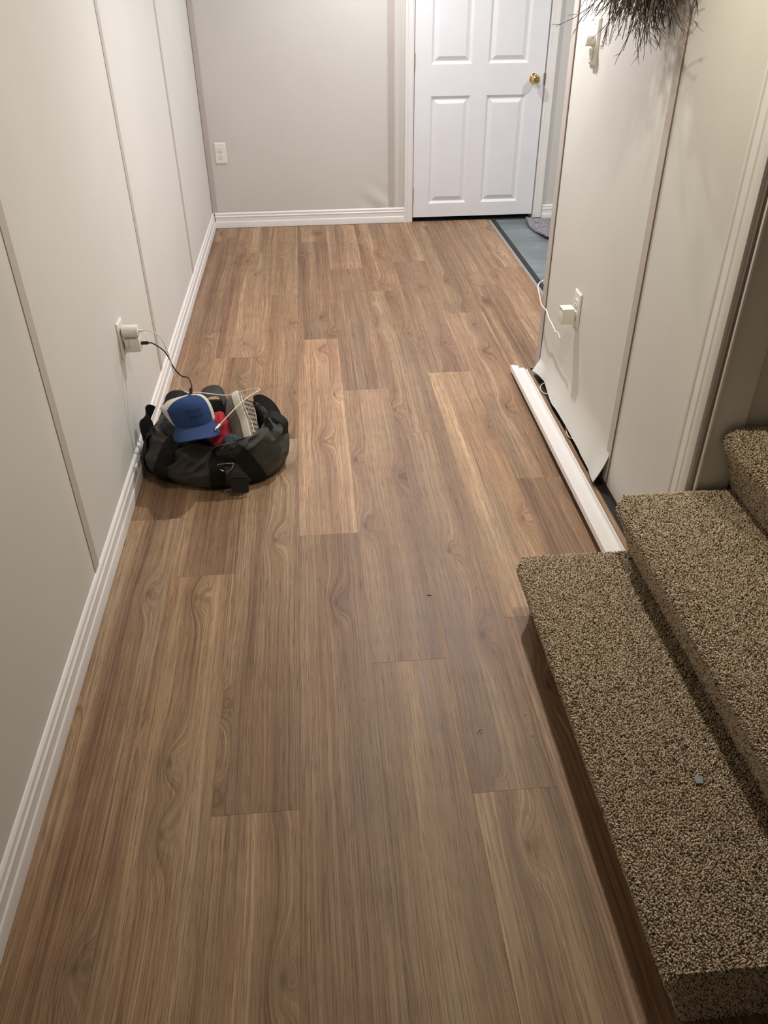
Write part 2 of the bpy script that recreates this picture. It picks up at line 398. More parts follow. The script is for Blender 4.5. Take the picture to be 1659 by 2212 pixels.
# curling panel
def peel_panel():
    ys = np.linspace(2.208, 3.116, 70); ts = np.concatenate([np.linspace(0, 0.28, 34), np.linspace(0.30, CEIL - 0.05, 24)])
    Y, T = np.meshgrid(ys, ts, indexing='ij')
    wav = 0.010 * (vnoise(Y * 7.0, 0 * Y, 3) - 0.5) + 0.004 * (vnoise(Y * 26.0, 0 * Y, 4) - 0.5)
    zb = 0.030 + wav - 0.014 * np.clip((2.40 - Y) / 0.16, 0, 1)
    Z = zb + T
    up_ = np.clip((0.15 - T) / 0.15, 0, 1)
    out = 0.034 * up_ ** 1.8 * (1 - 0.80 * np.clip((Y - 2.80) / 0.28, 0, 1)) * (0.85 + 0.35 * (vnoise(Y * 5.0, 0 * Y, 8) - 0.3))
    # far corner flap turns out a little more, near corner too
    out += 0.030 * np.clip((Y - 2.98) / 0.12, 0, 1) * np.clip((0.045 - T) / 0.045, 0, 1)
    out += 0.012 * np.clip((2.30 - Y) / 0.08, 0, 1) * np.clip((0.12 - T) / 0.12, 0, 1)
    Y2 = Y + 0.020 * np.clip((Y - 3.0) / 0.12, 0, 1) * np.clip((0.07 - T) / 0.07, 0, 1) * -1.0
    Y2 = Y2 + 0.006 * np.clip((2.28 - Y) / 0.06, 0, 1) * np.clip((0.10 - T) / 0.10, 0, 1) ** 1.5
    A = np.stack([XR - 0.0005 - out, Y2, Z], -1); m = MB().grid(A)
    B = np.stack([XR + 0.0015 - out, Y2, Z], -1); m.grid(B)
    return m
peel_panel().build('wall_panel', WALL, wr_, smooth=True, fix=False)
MB().box(XR, XR + 0.007, YS + 0.005, 2.200, 0.014, CEIL - 0.002, 0.0008).build('wall_panel', WALL, wr_)
MB().box(XR - 0.004, XR + 0.002, 2.198, 2.240, 0.022, CEIL - 0.002, 0.0012).build('batten', BATTEN, wr_)
MB().box(XR - 0.0045, XR + 0.0005, 2.1966, 2.1976, 0.022, CEIL - 0.002).build('batten_joint', JOINTM, wr_)
MB().box(XR - 0.006, XR + 0.10, 3.120, 3.172, 0.010, CEIL - 0.002, 0.002).build('corner_trim', BATTEN, wr_)
MB().box(XR - 0.003, XR + 0.002, 3.1180, 3.1192, 0.030, CEIL - 0.002).build('corner_joint', JOINTM, wr_)

# stairwell and remaining shell
st = tag(MB().box(XR + 0.012, 3.1, YS + 0.012, YS + 0.10, ZF, CEIL).build('wall_stairs', WALLS), kind='structure')
tag(MB().box(3.0, 3.1, 0.35, YS + 0.01, ZF, CEIL).build('wall_landing', WALLS), kind='structure')
tag(MB().box(XR, 3.1, 0.25, 0.345, ZF, CEIL).build('wall_stairs_near', WALLS), kind='structure')
tag(MB().box(XR, XR + 0.1, -1.6, 0.245, ZF, CEIL).build('wall_right_near', WALL), kind='structure')
tag(MB().box(-0.1, XR + 0.1, -1.7, -1.605, ZF, CEIL).build('wall_front', WALL), kind='structure')
tag(MB().box(XE, XE + 0.1, 1.6, D + 0.1, ZF, CEIL).build('wall_side_room', WALL), kind='structure')
tag(MB().box(3.105, XE, 1.6, 1.70, ZF, CEIL).build('wall_side_room_near', WALL), kind='structure')

# ------------------------------------------------------------------ mouldings
BASE = [(0, 0), (0.0150, 0), (0.0150, 0.034), (0.0138, 0.038), (0.0105, 0.041), (0.0100, 0.063), (0.0118, 0.067), (0.0118, 0.071),
        (0.0075, 0.075), (0.0070, 0.081), (0.0085, 0.084), (0.0080, 0.089), (0.0040, 0.094), (0.0, 0.096)]
o = MB().extrude(BASE, (0.0005, -1.59, 0.0015), (0.0005, D - 0.001, 0.0015), (1, 0, 0), (0, 0, 1)).build('baseboard_left', WHITE)
tag(auto_smooth(o, 25), kind='structure')
o = MB().extrude(BASE, (0.016, D - 0.0068, 0.002), (1.2785, D - 0.0068, 0.002), (0, -1, 0), (0, 0, 1)).build('baseboard_back', WHITE)
tag(auto_smooth(o, 25), kind='structure')
o = MB().extrude(BASE, (2.226, D - 0.0005, ZF), (XE - 0.01, D - 0.0005, ZF), (0, -1, 0), (0, 0, 1)).build('baseboard_side_room', WHITE)
tag(auto_smooth(o, 25), kind='structure')
CAS = [(0, 0), (0.055, 0), (0.055, 0.017), (0.050, 0.019), (0.040, 0.018), (0.037, 0.0145), (0.034, 0.0155), (0.031, 0.0135), (0.014, 0.012), (0.011, 0.0135), (0.008, 0.011), (0.002, 0.010), (0, 0.008)]
dc = empty('door_casing', (1.75, D, 0))
# left and right legs mirror each other, head on top
MB().extrude(CAS, (DX0, D - 0.0072, 0.001), (DX0, D - 0.0072, DZ1 + 0.055), (-1, 0, 0), (0, -1, 0)).build('casing_leg', WHITE, dc)
MB().extrude(CAS, (DX1 + 0.004, D - 0.0005, ZF + 0.016), (DX1 + 0.004, D - 0.0005, DZ1 + 0.055), (1, 0, 0), (0, -1, 0)).build('casing_leg', WHITE, dc)
MB().extrude(CAS, (DX0, D - 0.0072, DZ1), (DX1 + 0.004, D - 0.0072, DZ1), (0, 0, 1), (0, -1, 0)).build('casing_head', WHITE, dc)
dc.name = 'trim_3'; tag(dc, 'white moulded casing around the panelled door', kind='structure')
for c in dc.children: auto_smooth(c, 25)
# casing of the stair opening
sc_ = MB()
CAS2 = [(0, 0), (0.084, 0), (0.084, 0.012), (0.078, 0.017), (0.071, 0.016), (0.067, 0.0115), (0.063, 0.0150), (0.038, 0.0150), (0.033, 0.0105), (0.028, 0.0150), (0.010, 0.0145), (0.0, 0.010)]
o = sc_.extrude(CAS2, (XR - 0.0005, 1.675, 0.0), (XR - 0.0005, 1.675, CEIL - 0.002), (0, 1, 0), (-1, 0, 0)).build('trim_4', WHITE)
tag(auto_smooth(o, 25), 'white casing beside the stair opening', kind='structure')
o = MB().box(XR - 0.002, XR + 0.0045, YS - 0.002, YS + 0.008, ZF, CEIL - 0.002, 0.001).build('trim_5', JOINTM); tag(o, 'grey jamb edge of the stair opening', kind='structure')
o = MB().box(XR + 0.005, XR + 0.0115, YS - 0.010, YS + 0.010, ZF, CEIL - 0.002, 0.0015).build('trim_6', WHITE); tag(o, 'thin white bead at the stairwell corner', kind='structure')
o = MB().box(1.764, 1.83, YS - 0.004, YS + 0.0115, 0.5365, CEIL - 0.002, 0.002).build('trim_7', WHITE); tag(o, 'white upright trim in the stairwell above the third step', kind='structure')

# ------------------------------------------------------------------ door
def make_door():
    d = empty('door_1', (1.75, D, 0)); d['kind'] = 'structure'
    x0, x1, z0, z1 = 1.338, 2.157, 0.028, 2.015
    ya, yb = D - 0.004, D + 0.031
    px = [(1.442, 1.694), (1.796, 2.048)]; pz = [(0.115, 0.762), (0.937, 1.585), (1.685, 1.90)]
    xs = [x0, px[0][0], px[0][1], px[1][0], px[1][1], x1]; zs = [z0, pz[0][0], pz[0][1], pz[1][0], pz[1][1], pz[2][0], pz[2][1], z1]
    m = MB()
    for i in range(5):
        for j in range(7):
            if i in (1, 3) and j in (1, 3, 5): continue
            m.add([(xs[i], ya, zs[j]), (xs[i + 1], ya, zs[j]), (xs[i + 1], ya, zs[j + 1]), (xs[i], ya, zs[j + 1])], [(0, 1, 2, 3)])
    m.add([(x0, yb, z0), (x1, yb, z0), (x1, yb, z1), (x0, yb, z1), (x0, ya, z0), (x1, ya, z0), (x1, ya, z1), (x0, ya, z1)],
          [(3, 2, 1, 0), (0, 1, 5, 4), (1, 2, 6, 5), (2, 3, 7, 6), (3, 0, 4, 7)])
    m.build('leaf', DOORW, d, fix=False)
    for a, b in px:
        for c, e in pz:
            q = MB(); rings = [(0, 0.0), (0.004, 0.004), (0.014, 0.0125), (0.017, 0.0130), (0.020, 0.0120), (0.042, 0.0015), (0.044, 0.0010)]
            V = []
            for ins, dep in rings:
                V += [(a + ins, ya + dep, c + ins), (b - ins, ya + dep, c + ins), (b - ins, ya + dep, e - ins), (a + ins, ya + dep, e - ins)]
            Fc = [(4 * r + i, 4 * r + (i + 1) % 4, 4 * (r + 1) + (i + 1) % 4, 4 * (r + 1) + i) for r in range(len(rings) - 1) for i in range(4)]
            n = 4 * (len(rings) - 1); Fc.append((n, n + 1, n + 2, n + 3)); q.add(V, Fc).build('panel', DOORW, d, fix=False)
    kx, kz = 2.092, 0.850
    M4 = Matrix.Translation((kx, ya, kz)) @ Matrix.Rotation(PI / 2, 4, 'X')
    kb = MB().lathe([(0.0, 0.066), (0.012, 0.0655), (0.020, 0.063), (0.0262, 0.055), (0.0275, 0.046), (0.025, 0.036), (0.017, 0.028), (0.011, 0.022), (0.011, 0.006)], M4, 32).build('knob', BRASS, d, smooth=True)
    MB().lathe([(0.0, 0.0075), (0.020, 0.0075), (0.028, 0.005), (0.031, 0.001), (0.031, 0.0)], M4, 32).build('rosette', BRASS, kb, smooth=True)
    MB().box(2.152, 2.1615, D - 0.014, D - 0.0045, 0.818, 0.882, 0.002).build('strike_plate', BRASSD, d)
    for zc in (0.17, 0.955, 1.80):
        h = MB().tube([(1.3345, D - 0.009, zc - 0.048), (1.3345, D - 0.009, zc + 0.048)], 0.0052, 10, smooth=False).build('hinge', BRASSD, d)
        MB().box(1.3365, 1.3415, D - 0.0052, D - 0.0036, zc - 0.044, zc + 0.044).build('hinge_leaf', BRASSD, h)
    return d
make_door()

# ------------------------------------------------------------------ staircase with pile carpet
def tuft_mesh(name, pts, nrm, seed=1):
    r = np.random.default_rng(seed); n = len(pts)
    pts = np.asarray(pts); nrm = np.asarray(nrm)
    h = r.uniform(0.0045, 0.0075, n)[:, None]; rad = r.uniform(0.0016, 0.0025, n)[:, None]
    ref = np.where(np.abs(nrm[:, 1:2]) > 0.9, np.array([[1.0, 0, 0]]), np.array([[0, 1.0, 0]]))
    a = np.cross(nrm, ref); a /= np.linalg.norm(a, axis=1, keepdims=True); b = np.cross(nrm, a)
    lean = a * r.normal(0, 0.55, (n, 1)) + b * r.normal(0, 0.55, (n, 1)) + nrm
    lean /= np.linalg.norm(lean, axis=1, keepdims=True)
    lev = [(-0.15, 0.75), (0.45, 1.05), (0.85, 0.80)]
    V = np.zeros((n, 10, 3)); tw = r.uniform(0, 6.28, n)
    for i, (t, s) in enumerate(lev):
        c = pts + (nrm * (1 - t * 0.6) + lean * t * 0.6) * h * t
        for k in range(3):
            an = tw + k * 2 * PI / 3 + i * 0.5
            V[:, i * 3 + k] = c + (a * np.cos(an)[:, None] + b * np.sin(an)[:, None]) * rad * s
    V[:, 9] = pts + (nrm * 0.4 + lean * 0.6) * h
    F4 = [[i * 3 + k, i * 3 + (k + 1) % 3, (i + 1) * 3 + (k + 1) % 3, (i + 1) * 3 + k] for i in range(2) for k in range(3)]
    F3 = [[6 + k, 6 + (k + 1) % 3, 9] for k in range(3)]
    base = (np.arange(n) * 10)[:, None]
    q = (np.array(F4).reshape(1, -1) + base).reshape(n, -1); tr = (np.array(F3).reshape(1, -1) + base).reshape(n, -1)
    loops = np.concatenate([q, tr], 1).ravel()
    tot = np.tile(np.array([4] * 6 + [3] * 3), n); start = np.concatenate([[0], np.cumsum(tot)[:-1]])
    me = bpy.data.meshes.new(name); me.vertices.add(n * 10); me.vertices.foreach_set('co', V.ravel().astype(np.float32))
    me.loops.add(len(loops)); me.loops.foreach_set('vertex_index', loops.astype(np.int32))
    me.polygons.add(len(tot)); me.polygons.foreach_set('loop_start', start.astype(np.int32)); me.polygons.foreach_set('loop_total', tot.astype(np.int32))
    me.polygons.foreach_set('use_smooth', np.ones(len(tot), bool))
    me.update(calc_edges=True); me.validate()
    pal = np.array([srgb(226, 208, 182)[:3], srgb(212, 193, 165)[:3], srgb(192, 171, 142)[:3], srgb(236, 222, 198)[:3], srgb(142, 117, 92)[:3], srgb(104, 82, 64)[:3]])
    idx = r.choice(6, n, p=[0.31, 0.25, 0.16, 0.14, 0.085, 0.055]); colr = np.minimum(pal[idx] * r.uniform(0.88, 1.16, (n, 1)), 0.86)
    at = me.attributes.new('tuft', 'FLOAT_COLOR', 'POINT')
    cc = np.ones((n, 10, 4), np.float32); cc[:, :, :3] = colr[:, None, :]
    at.data.foreach_set('color', cc.ravel())
    return me

def stair_profile(x0, zt, run, zlow, over):
    """path (x, z) from the tread's rear edge, over the nosing, down the riser"""
    P = [(x0 + run, zt), (x0 + 0.028, zt)]
    for k in range(1, 7):
        an = PI / 2 + k * (PI / 2) / 6; P.append((x0 + 0.028 + 0.028 * math.cos(an), zt - 0.028 + 0.028 * math.sin(an)))
    P += [(x0 + 0.004, zt - 0.046), (x0 + over * 0.5, zt - 0.090), (x0 + over, zlow)]
    return P

def sample_profile(P, y0, y1, pitch, r, ymin=None):
    P = np.array(P); seg = np.diff(P, axis=0); L = np.hypot(seg[:, 0], seg[:, 1]); cum = np.concatenate([[0], np.cumsum(L)])
    ns = int(cum[-1] / pitch); ny_ = int((y1 - y0) / pitch)
    S, Y = np.meshgrid((np.arange(ns) + 0.5) * pitch, y0 + (np.arange(ny_) + 0.5) * pitch, indexing='ij')
    S = np.clip(S + r.uniform(-0.5, 0.5, S.shape) * pitch * 0.9, 0, cum[-1] - 1e-5).ravel(); Y = (Y + r.uniform(-0.5, 0.5, Y.shape) * pitch * 0.9).ravel()
    X = np.interp(S, cum, P[:, 0]); Z = np.interp(S, cum, P[:, 1])
    nx = np.stack([-seg[:, 1], seg[:, 0]], 1) / np.maximum(L, 1e-9)[:, None] * -1.0
    # smooth normals by sampling the vertex normals
    vn = np.zeros_like(P); vn[:-1] += nx; vn[1:] += nx; vn /= np.linalg.norm(vn, axis=1, keepdims=True)
    NX = np.interp(S, cum, vn[:, 0]); NZ = np.interp(S, cum, vn[:, 1]); ln = np.hypot(NX, NZ)
    return np.stack([X, Y, Z], 1), np.stack([NX / ln, 0 * NX, NZ / ln], 1)

RISE, RUN = 0.178, 0.248
stair = empty('staircase', (1.7, 1.1, 0))
tag(stair, 'staircase in beige and brown speckled pile carpet rising to the right', 'stairs')
PITCH_T = 0.0036; PH = 0.006      # pile stands PH proud of the backing
STEP = []
for i in range(5):
    x0 = 1.147 + RUN * i + PH; zt = RISE * (i + 1) - PH
    y0, y1 = (0.574, 1.636) if i == 0 else (0.40, 1.642)
    if i >= 2: y1 = 1.655
    over = 0.054 if i == 0 else 0.058
    zl = 0.0 if i == 0 else RISE * i - PH
    run = RUN + over + 0.01 if i < 4 else 0.85
    P = stair_profile(x0, zt, run, zl, over)
    # body: closed section (down to the floor behind the riser)
    sec = P + [(x0 + run, zl)] if zl < P[-1][1] + 1e-6 else P
    sec = P + [(x0 + run, zl)]
    m = MB().extrude(sec, (0, y0, 0), (0, y1, 0), (1, 0, 0), (0, 0, 1))
    if i > 0: m.box(x0 + over, x0 + run, y0, y1, 0.0 if i < 2 else ZF + 0.01, zl)
    o = m.build('step', CBACK, stair, smooth=False)
    STEP.append((o, P, y0, y1, x0, zt, over, run))
for i, (o, P, y0, y1, x0, zt, over, run) in enumerate(STEP):
    if i > 3: continue
    r = np.random.default_rng(20 + i)
    yv = [0.574, 0.70, 0.90, 1.30][i]
    pts, nr = sample_profile(P, max(y0, yv - 0.1) if i else y0, y1, PITCH_T, r)
    PA, NA = [pts], [nr]
    # back end face (facing +y): a rim of pile along its upper edge; near end face (facing -y) of the first step in full
    for yy, ny_, on in ((y0, -1.0, i == 0), (y1, 1.0, i < 2)):
        if not on: continue
        xs = np.arange(x0 + 0.003, x0 + run, PITCH_T); zs = np.arange(0.004 if ny_ < 0 else zt - 0.06, zt, PITCH_T)
        X, Z = np.meshgrid(xs, zs); X = (X + r.uniform(-0.5, 0.5, X.shape) * PITCH_T).ravel(); Z = (Z + r.uniform(-0.5, 0.5, Z.shape) * PITCH_T).ravel()
        prof = np.array(P[1:]); xmin = np.interp(Z, prof[::-1, 1], prof[::-1, 0])
        keep = (X > xmin) & (Z < zt - 0.001); X, Z = X[keep], Z[keep]
        PA.append(np.stack([X, 0 * X + yy, Z], 1)); NA.append(np.tile([[0, ny_, 0.0]], (len(X), 1)))
        # the rounded edge between tread and end face
        xe = np.arange(x0 + 0.01, x0 + run, PITCH_T * 0.5); xe = xe + r.uniform(-0.5, 0.5, len(xe)) * PITCH_T
        PA.append(np.stack([xe, 0 * xe + yy, 0 * xe + zt], 1)); NA.append(np.tile([[0, ny_ * 0.707, 0.707]], (len(xe), 1)))
    me = tuft_mesh('carpet_pile', np.concatenate(PA), np.concatenate(NA), 40 + i)
    p = link('carpet_pile', me, PILE, o); p['kind'] = 'stuff'

# small bit of lint on the lowest tread
o = MB().add([(1.333, 0.905, 0.1835), (1.345, 0.903, 0.1845), (1.349, 0.917, 0.1840), (1.340, 0.924, 0.1848), (1.332, 0.917, 0.1838),
              (1.334, 0.906, 0.1810), (1.344, 0.904, 0.1815), (1.347, 0.916, 0.1815), (1.340, 0.922, 0.1815), (1.333, 0.916, 0.1810)],
             [(0, 1, 2, 3, 4), (9, 8, 7, 6, 5), (0, 5, 6, 1), (1, 6, 7, 2), (2, 7, 8, 3), (3, 8, 9, 4), (4, 9, 5, 0)]).build('lint_scrap', LINT)
tag(o, 'tiny blue grey scrap lying on the lowest carpeted tread', 'scrap')

# ------------------------------------------------------------------ loose baseboard on the floor
LB = [(0, 0), (0.081, 0), (0.081, 0.005), (0.076, 0.0105), (0.0710, 0.0105), (0.0700, 0.0040), (0.0660, 0.0040), (0.0630, 0.0130), (0.0560, 0.0140), (0.0380, 0.0070), (0.0350, 0.0070), (0.0300, 0.0190), (0.002, 0.0175), (0.0, 0.0155)]
ux = Vector((math.cos(0.22), 0, -math.sin(0.22))); uz = Vector((math.sin(0.22), 0, math.cos(0.22)))
o = MB().extrude(LB, (1.474, 3.136, 0.0195), (1.456, 1.676, 0.0370), ux, uz).build('loose_baseboard', WHITE)
auto_smooth(o, 25); tag(o, 'loose length of white baseboard lying on the floor before the peeling wall', 'baseboard')

# ------------------------------------------------------------------ outlets, switch, chargers
def outlet(loc, rotz, label, upper=True):
    """plate built facing local -y, then turned"""
    e = empty('wall_outlet', loc); e.rotation_euler = (0, 0, rotz)
    def put(mb, name, mat, par, sm=False):
        me = mesh(name, mb.v, mb.f)
        bm = bmesh.new(); bm.from_mesh(me); bmesh.ops.recalc_face_normals(bm, faces=bm.faces); bm.to_mesh(me); bm.free()
        ob = bpy.data.objects.new(name, me); COL.objects.link(ob); me.materials.append(mat); ob.parent = par; return ob
    wv, hv = 0.037, 0.0625
    # plate with sloped rim
    m = MB(); R_ = [(0, -0.0005), (0, -0.0025), (0.006, -0.0060), (0.008, -0.0062)]; V = []
    for ins, y in R_: V += [(-wv + ins, y, -hv + ins), (wv - ins, y, -hv + ins), (wv - ins, y, hv - ins), (-wv + ins, y, hv - ins)]
    m.add(V, [(4 * r + i, 4 * r + (i + 1) % 4, 4 * r + 4 + (i + 1) % 4, 4 * r + 4 + i) for r in range(3) for i in range(4)] + [(12, 13, 14, 15), (3, 2, 1, 0)])
    put(m, 'plate', PLASTIC, e)
    for zc in (0.0205, -0.0205):
        pf = []
        for k in range(28):
            an = 2 * PI * k / 28; pf.append((0.0175 * math.cos(an), max(-0.0138, min(0.0138, 0.0175 * math.sin(an)))))
        rc = put(MB().extrude(pf, (0, -0.0055, zc), (0, -0.0085, zc), (1, 0, 0), (0, 0, 1)), 'receptacle', PLASTIC, e)
        put(MB().box(-0.0075, -0.0055, -0.0089, -0.0080, zc + 0.0005, zc + 0.0095), 'slot', SLOT, rc)
        put(MB().box(0.0055, 0.0075, -0.0089, -0.0080, zc + 0.0015, zc + 0.0090), 'slot', SLOT, rc)
        hole = [(0.0026 * math.cos(2 * PI * k / 12), 0.0028 * math.sin(2 * PI * k / 12)) for k in range(12)]
        put(MB().extrude(hole, (0, -0.0080, zc - 0.0075), (0, -0.0089, zc - 0.0075), (1, 0, 0), (0, 0, 1)), 'ground_hole', SLOT, rc)
    hole = [(0.003 * math.cos(2 * PI * k / 12), 0.003 * math.sin(2 * PI * k / 12)) for k in range(12)]
    put(MB().extrude(hole, (0, -0.0060, 0), (0, -0.0072, 0), (1, 0, 0), (0, 0, 1)), 'screw', STEEL, e)
    return tag(e, label, 'outlet', 'white duplex wall outlets')
outlet((0.098, D - 0.0005, 0.462), 0, 'empty white duplex outlet on the back wall near the left corner')
outlet((0.0005, 2.571, 0.458), PI / 2, 'white outlet on the left wall holding two chargers')
outlet((XR - 0.0012, 2.730, 0.437), -PI / 2, 'white outlet on the right wall with one cube charger')

# left wall chargers
def rcyl(m, x0, x1, y, z, r, b=0.003, sx=1.0):
    M4 = Matrix.Translation((x0, y, z)) @ Matrix.Rotation(PI / 2, 4, 'Y'); L = x1 - x0
    return m.lathe([(0, 0), (r - b, 0), (r - b * 0.3, b * 0.3), (r, b), (r, L - b), (r - b * 0.3, L - b * 0.3), (r - b, L), (0.0, L)], M4, 32)
e = empty('phone_charger', (0.01, 2.571, 0.4785)); tag(e, 'white rounded phone charger in the upper socket of the left outlet', 'charger', 'white wall chargers')
MB_ = rcyl(MB(), 0.0125, 0.064, 2.560, 0.4865, 0.0205, 0.002); MB_.build('body', CHARG, e, smooth=False)
for c in e.children: auto_smooth(c, 30)
MB().box(0.0092, 0.0126, 2.566, 2.576, 0.479, 0.490).build('prong_base', PLASTIC, e)
e2 = empty('cube_charger', (0.01, 2.571, 0.4375)); tag(e2, 'white square charger in the lower socket of the left outlet', 'charger', 'white wall chargers')
MB().box(0.0125, 0.063, 2.548, 2.592, 0.4155, 0.4635, 0.005).build('body', CHARG, e2); auto_smooth(e2.children[0], 30)
MB().box(0.0092, 0.0126, 2.562, 2.580, 0.428, 0.448).build('prong_base', SLOT, e2)
MB().tube([(0.0285, 2.5478, 0.4630), (0.0290, 2.5476, 0.440), (0.0270, 2.5476, 0.4335), (0.0135, 2.5478, 0.4330)], 0.00035, 6).build('plug_seam', SLOT, e2)
# right wall cube charger
e3 = empty('cube_charger', (1.59, 2.73, 0.4165)); tag(e3, 'white cube charger sticking out of the right wall outlet', 'charger', 'white wall chargers')
MB().box(1.538, 1.5825, 2.7055, 2.7545, 0.385, 0.443, 0.0035).build('body', CHARG, e3); auto_smooth(e3.children[0], 30)
MB().box(1.5374, 1.5382, 2.710, 2.750, 0.4360, 0.4378).build('port', SLOT, e3)
MB().box(1.5826, 1.5904, 2.718, 2.742, 0.402, 0.428, 0.001).build('prong_base', CHARG, e3)

# dimmer on the right wall, half behind the twigs
e4 = empty('dimmer_switch', (XR, 2.905, 1.262)); tag(e4, 'white wall control plate with a round knob beside the hanging twigs', 'switch')
m = MB(); V = []
for ins, x in [(0, XR - 0.001), (0, XR - 0.004), (0.006, XR - 0.0085), (0.008, XR - 0.0088)]:
    V += [(x, 2.868 + ins, 1.196 + ins), (x, 2.942 - ins, 1.196 + ins), (x, 2.942 - ins, 1.330 - ins), (x, 2.868 + ins, 1.330 - ins)]
m.add(V, [(4 * r + i, 4 * r + (i + 1) % 4, 4 * r + 4 + (i + 1) % 4, 4 * r + 4 + i) for r in range(3) for i in range(4)] + [(12, 13, 14, 15), (3, 2, 1, 0)])
m.build('plate', PLASTIC, e4)
M4 = Matrix.Translation((XR - 0.0088, 2.905, 1.268)) @ Matrix.Rotation(-PI / 2, 4, 'Y')
k_ = MB().lathe([(0.0, 0.0), (0.0215, 0.0), (0.0215, 0.004), (0.0190, 0.008), (0.0185, 0.024), (0.0165, 0.0265), (0.0, 0.0270)], M4, 32).build('knob', PLASTIC, e4); auto_smooth(k_, 30)
MB().box(XR - 0.018, XR - 0.0086, 2.893, 2.917, 1.210, 1.243, 0.003).build('rocker', PLASTIC, e4)
MB().box(XR - 0.0092, XR - 0.0086, 2.903, 2.907, 1.308, 1.312).build('screw', STEEL, e4)

# ------------------------------------------------------------------ cables
def cable(name, pts, r, mat, label, cat='cable'):
    e = empty(name, pts[0]); tag(e, label, cat); MB().tube(pts, r, 8, 8).build('cord', mat, e, smooth=True); return e
# white: cylinder charger -> behind cap -> across bag -> connector
wc = [(0.074, 2.560, 0.4865), (0.100, 2.555, 0.4875), (0.135, 2.545, 0.466), (0.150, 2.545, 0.410), (0.155, 2.555, 0.345), (0.165, 2.565, 0.285), (0.185, 2.572, 0.250),
      (0.225, 2.575, 0.246), (0.280, 2.575, 0.236), (0.330, 2.572, 0.232), (0.400, 2.566, 0.252), (0.437, 2.548, 0.262), (0.436, 2.528, 0.264), (0.410, 2.500, 0.262),
      (0.375, 2.455, 0.254), (0.340, 2.405, 0.240), (0.312, 2.372, 0.224)]
wcab = cable('charging_cable', wc, 0.0019, CABLEW, 'white phone cable running from charger into the bag and over the shoe')
MB().tube([(0.0635, 2.560, 0.4865), (0.078, 2.559, 0.4870)], 0.0042, 12, smooth=False).build('plug', CHARG, wcab)
a = Vector(wc[-2]); b = Vector(wc[-1]); dr = (b - a).normalized()
MB().tube([b - dr * 0.002, b + dr * 0.018], 0.0045, 10, smooth=False).build('connector', CHARG, wcab)
MB().tube([b + dr * 0.018, b + dr * 0.0255], 0.0026, 8, smooth=False).build('connector_tip', STEEL, wcab)
bc = [(0.086, 2.570, 0.4395), (0.105, 2.566, 0.436), (0.140, 2.556, 0.408), (0.160, 2.555, 0.350), (0.180, 2.560, 0.318), (0.203, 2.545, 0.318), (0.214, 2.525, 0.300), (0.212, 2.515, 0.285)]
bcab = cable('charging_cable', bc, 0.0023, CABLEB, 'black charging cable curving from the square charger down behind the blue cap')
MB().box(0.0632, 0.087, 2.5655, 2.5745, 0.4345, 0.4445, 0.0015).build('plug', CABLEB, bcab)
MB().tube([(0.212, 2.517, 0.292), (0.209, 2.508, 0.270)], 0.0055, 10, smooth=False).build('connector', CABLEB, bcab)
# loose white cord at the end of the right wall
cable('loose_cord', [(1.640, 3.190, 0.395), (1.590, 3.182, 0.385), (1.562, 3.140, 0.380), (1.556, 3.088, 0.362), (1.557, 3.045, 0.335), (1.562, 2.985, 0.332), (1.562, 2.945, 0.318), (1.560, 2.885, 0.316), (1.561, 2.835, 0.306), (1.560, 2.800, 0.316), (1.560, 2.765, 0.305)],
      0.0026, CABLEW, 'loose white wavy cord coming round the end of the right wall', 'cord')
# stray wires under the curled panel
cable('stray_wire', [(1.585, 2.975, 0.022), (1.568, 2.965, 0.016), (1.562, 2.945, 0.010), (1.566, 2.915, 0.008), (1.578, 2.895, 0.012), (1.590, 2.885, 0.024)], 0.0018, CABLEW, 'short white wire poking from under the curled panel at its far end', 'wire')
cable('stray_wire', [(1.588, 2.640, 0.030), (1.580, 2.620, 0.020), (1.572, 2.590, 0.010), (1.568, 2.555, 0.008), (1.572, 2.530, 0.010), (1.577, 2.520, 0.018), (1.585, 2.500, 0.016), (1.592, 2.480, 0.020)], 0.0020, CABLEW, 'kinked white wire under the middle of the curled panel', 'wire')

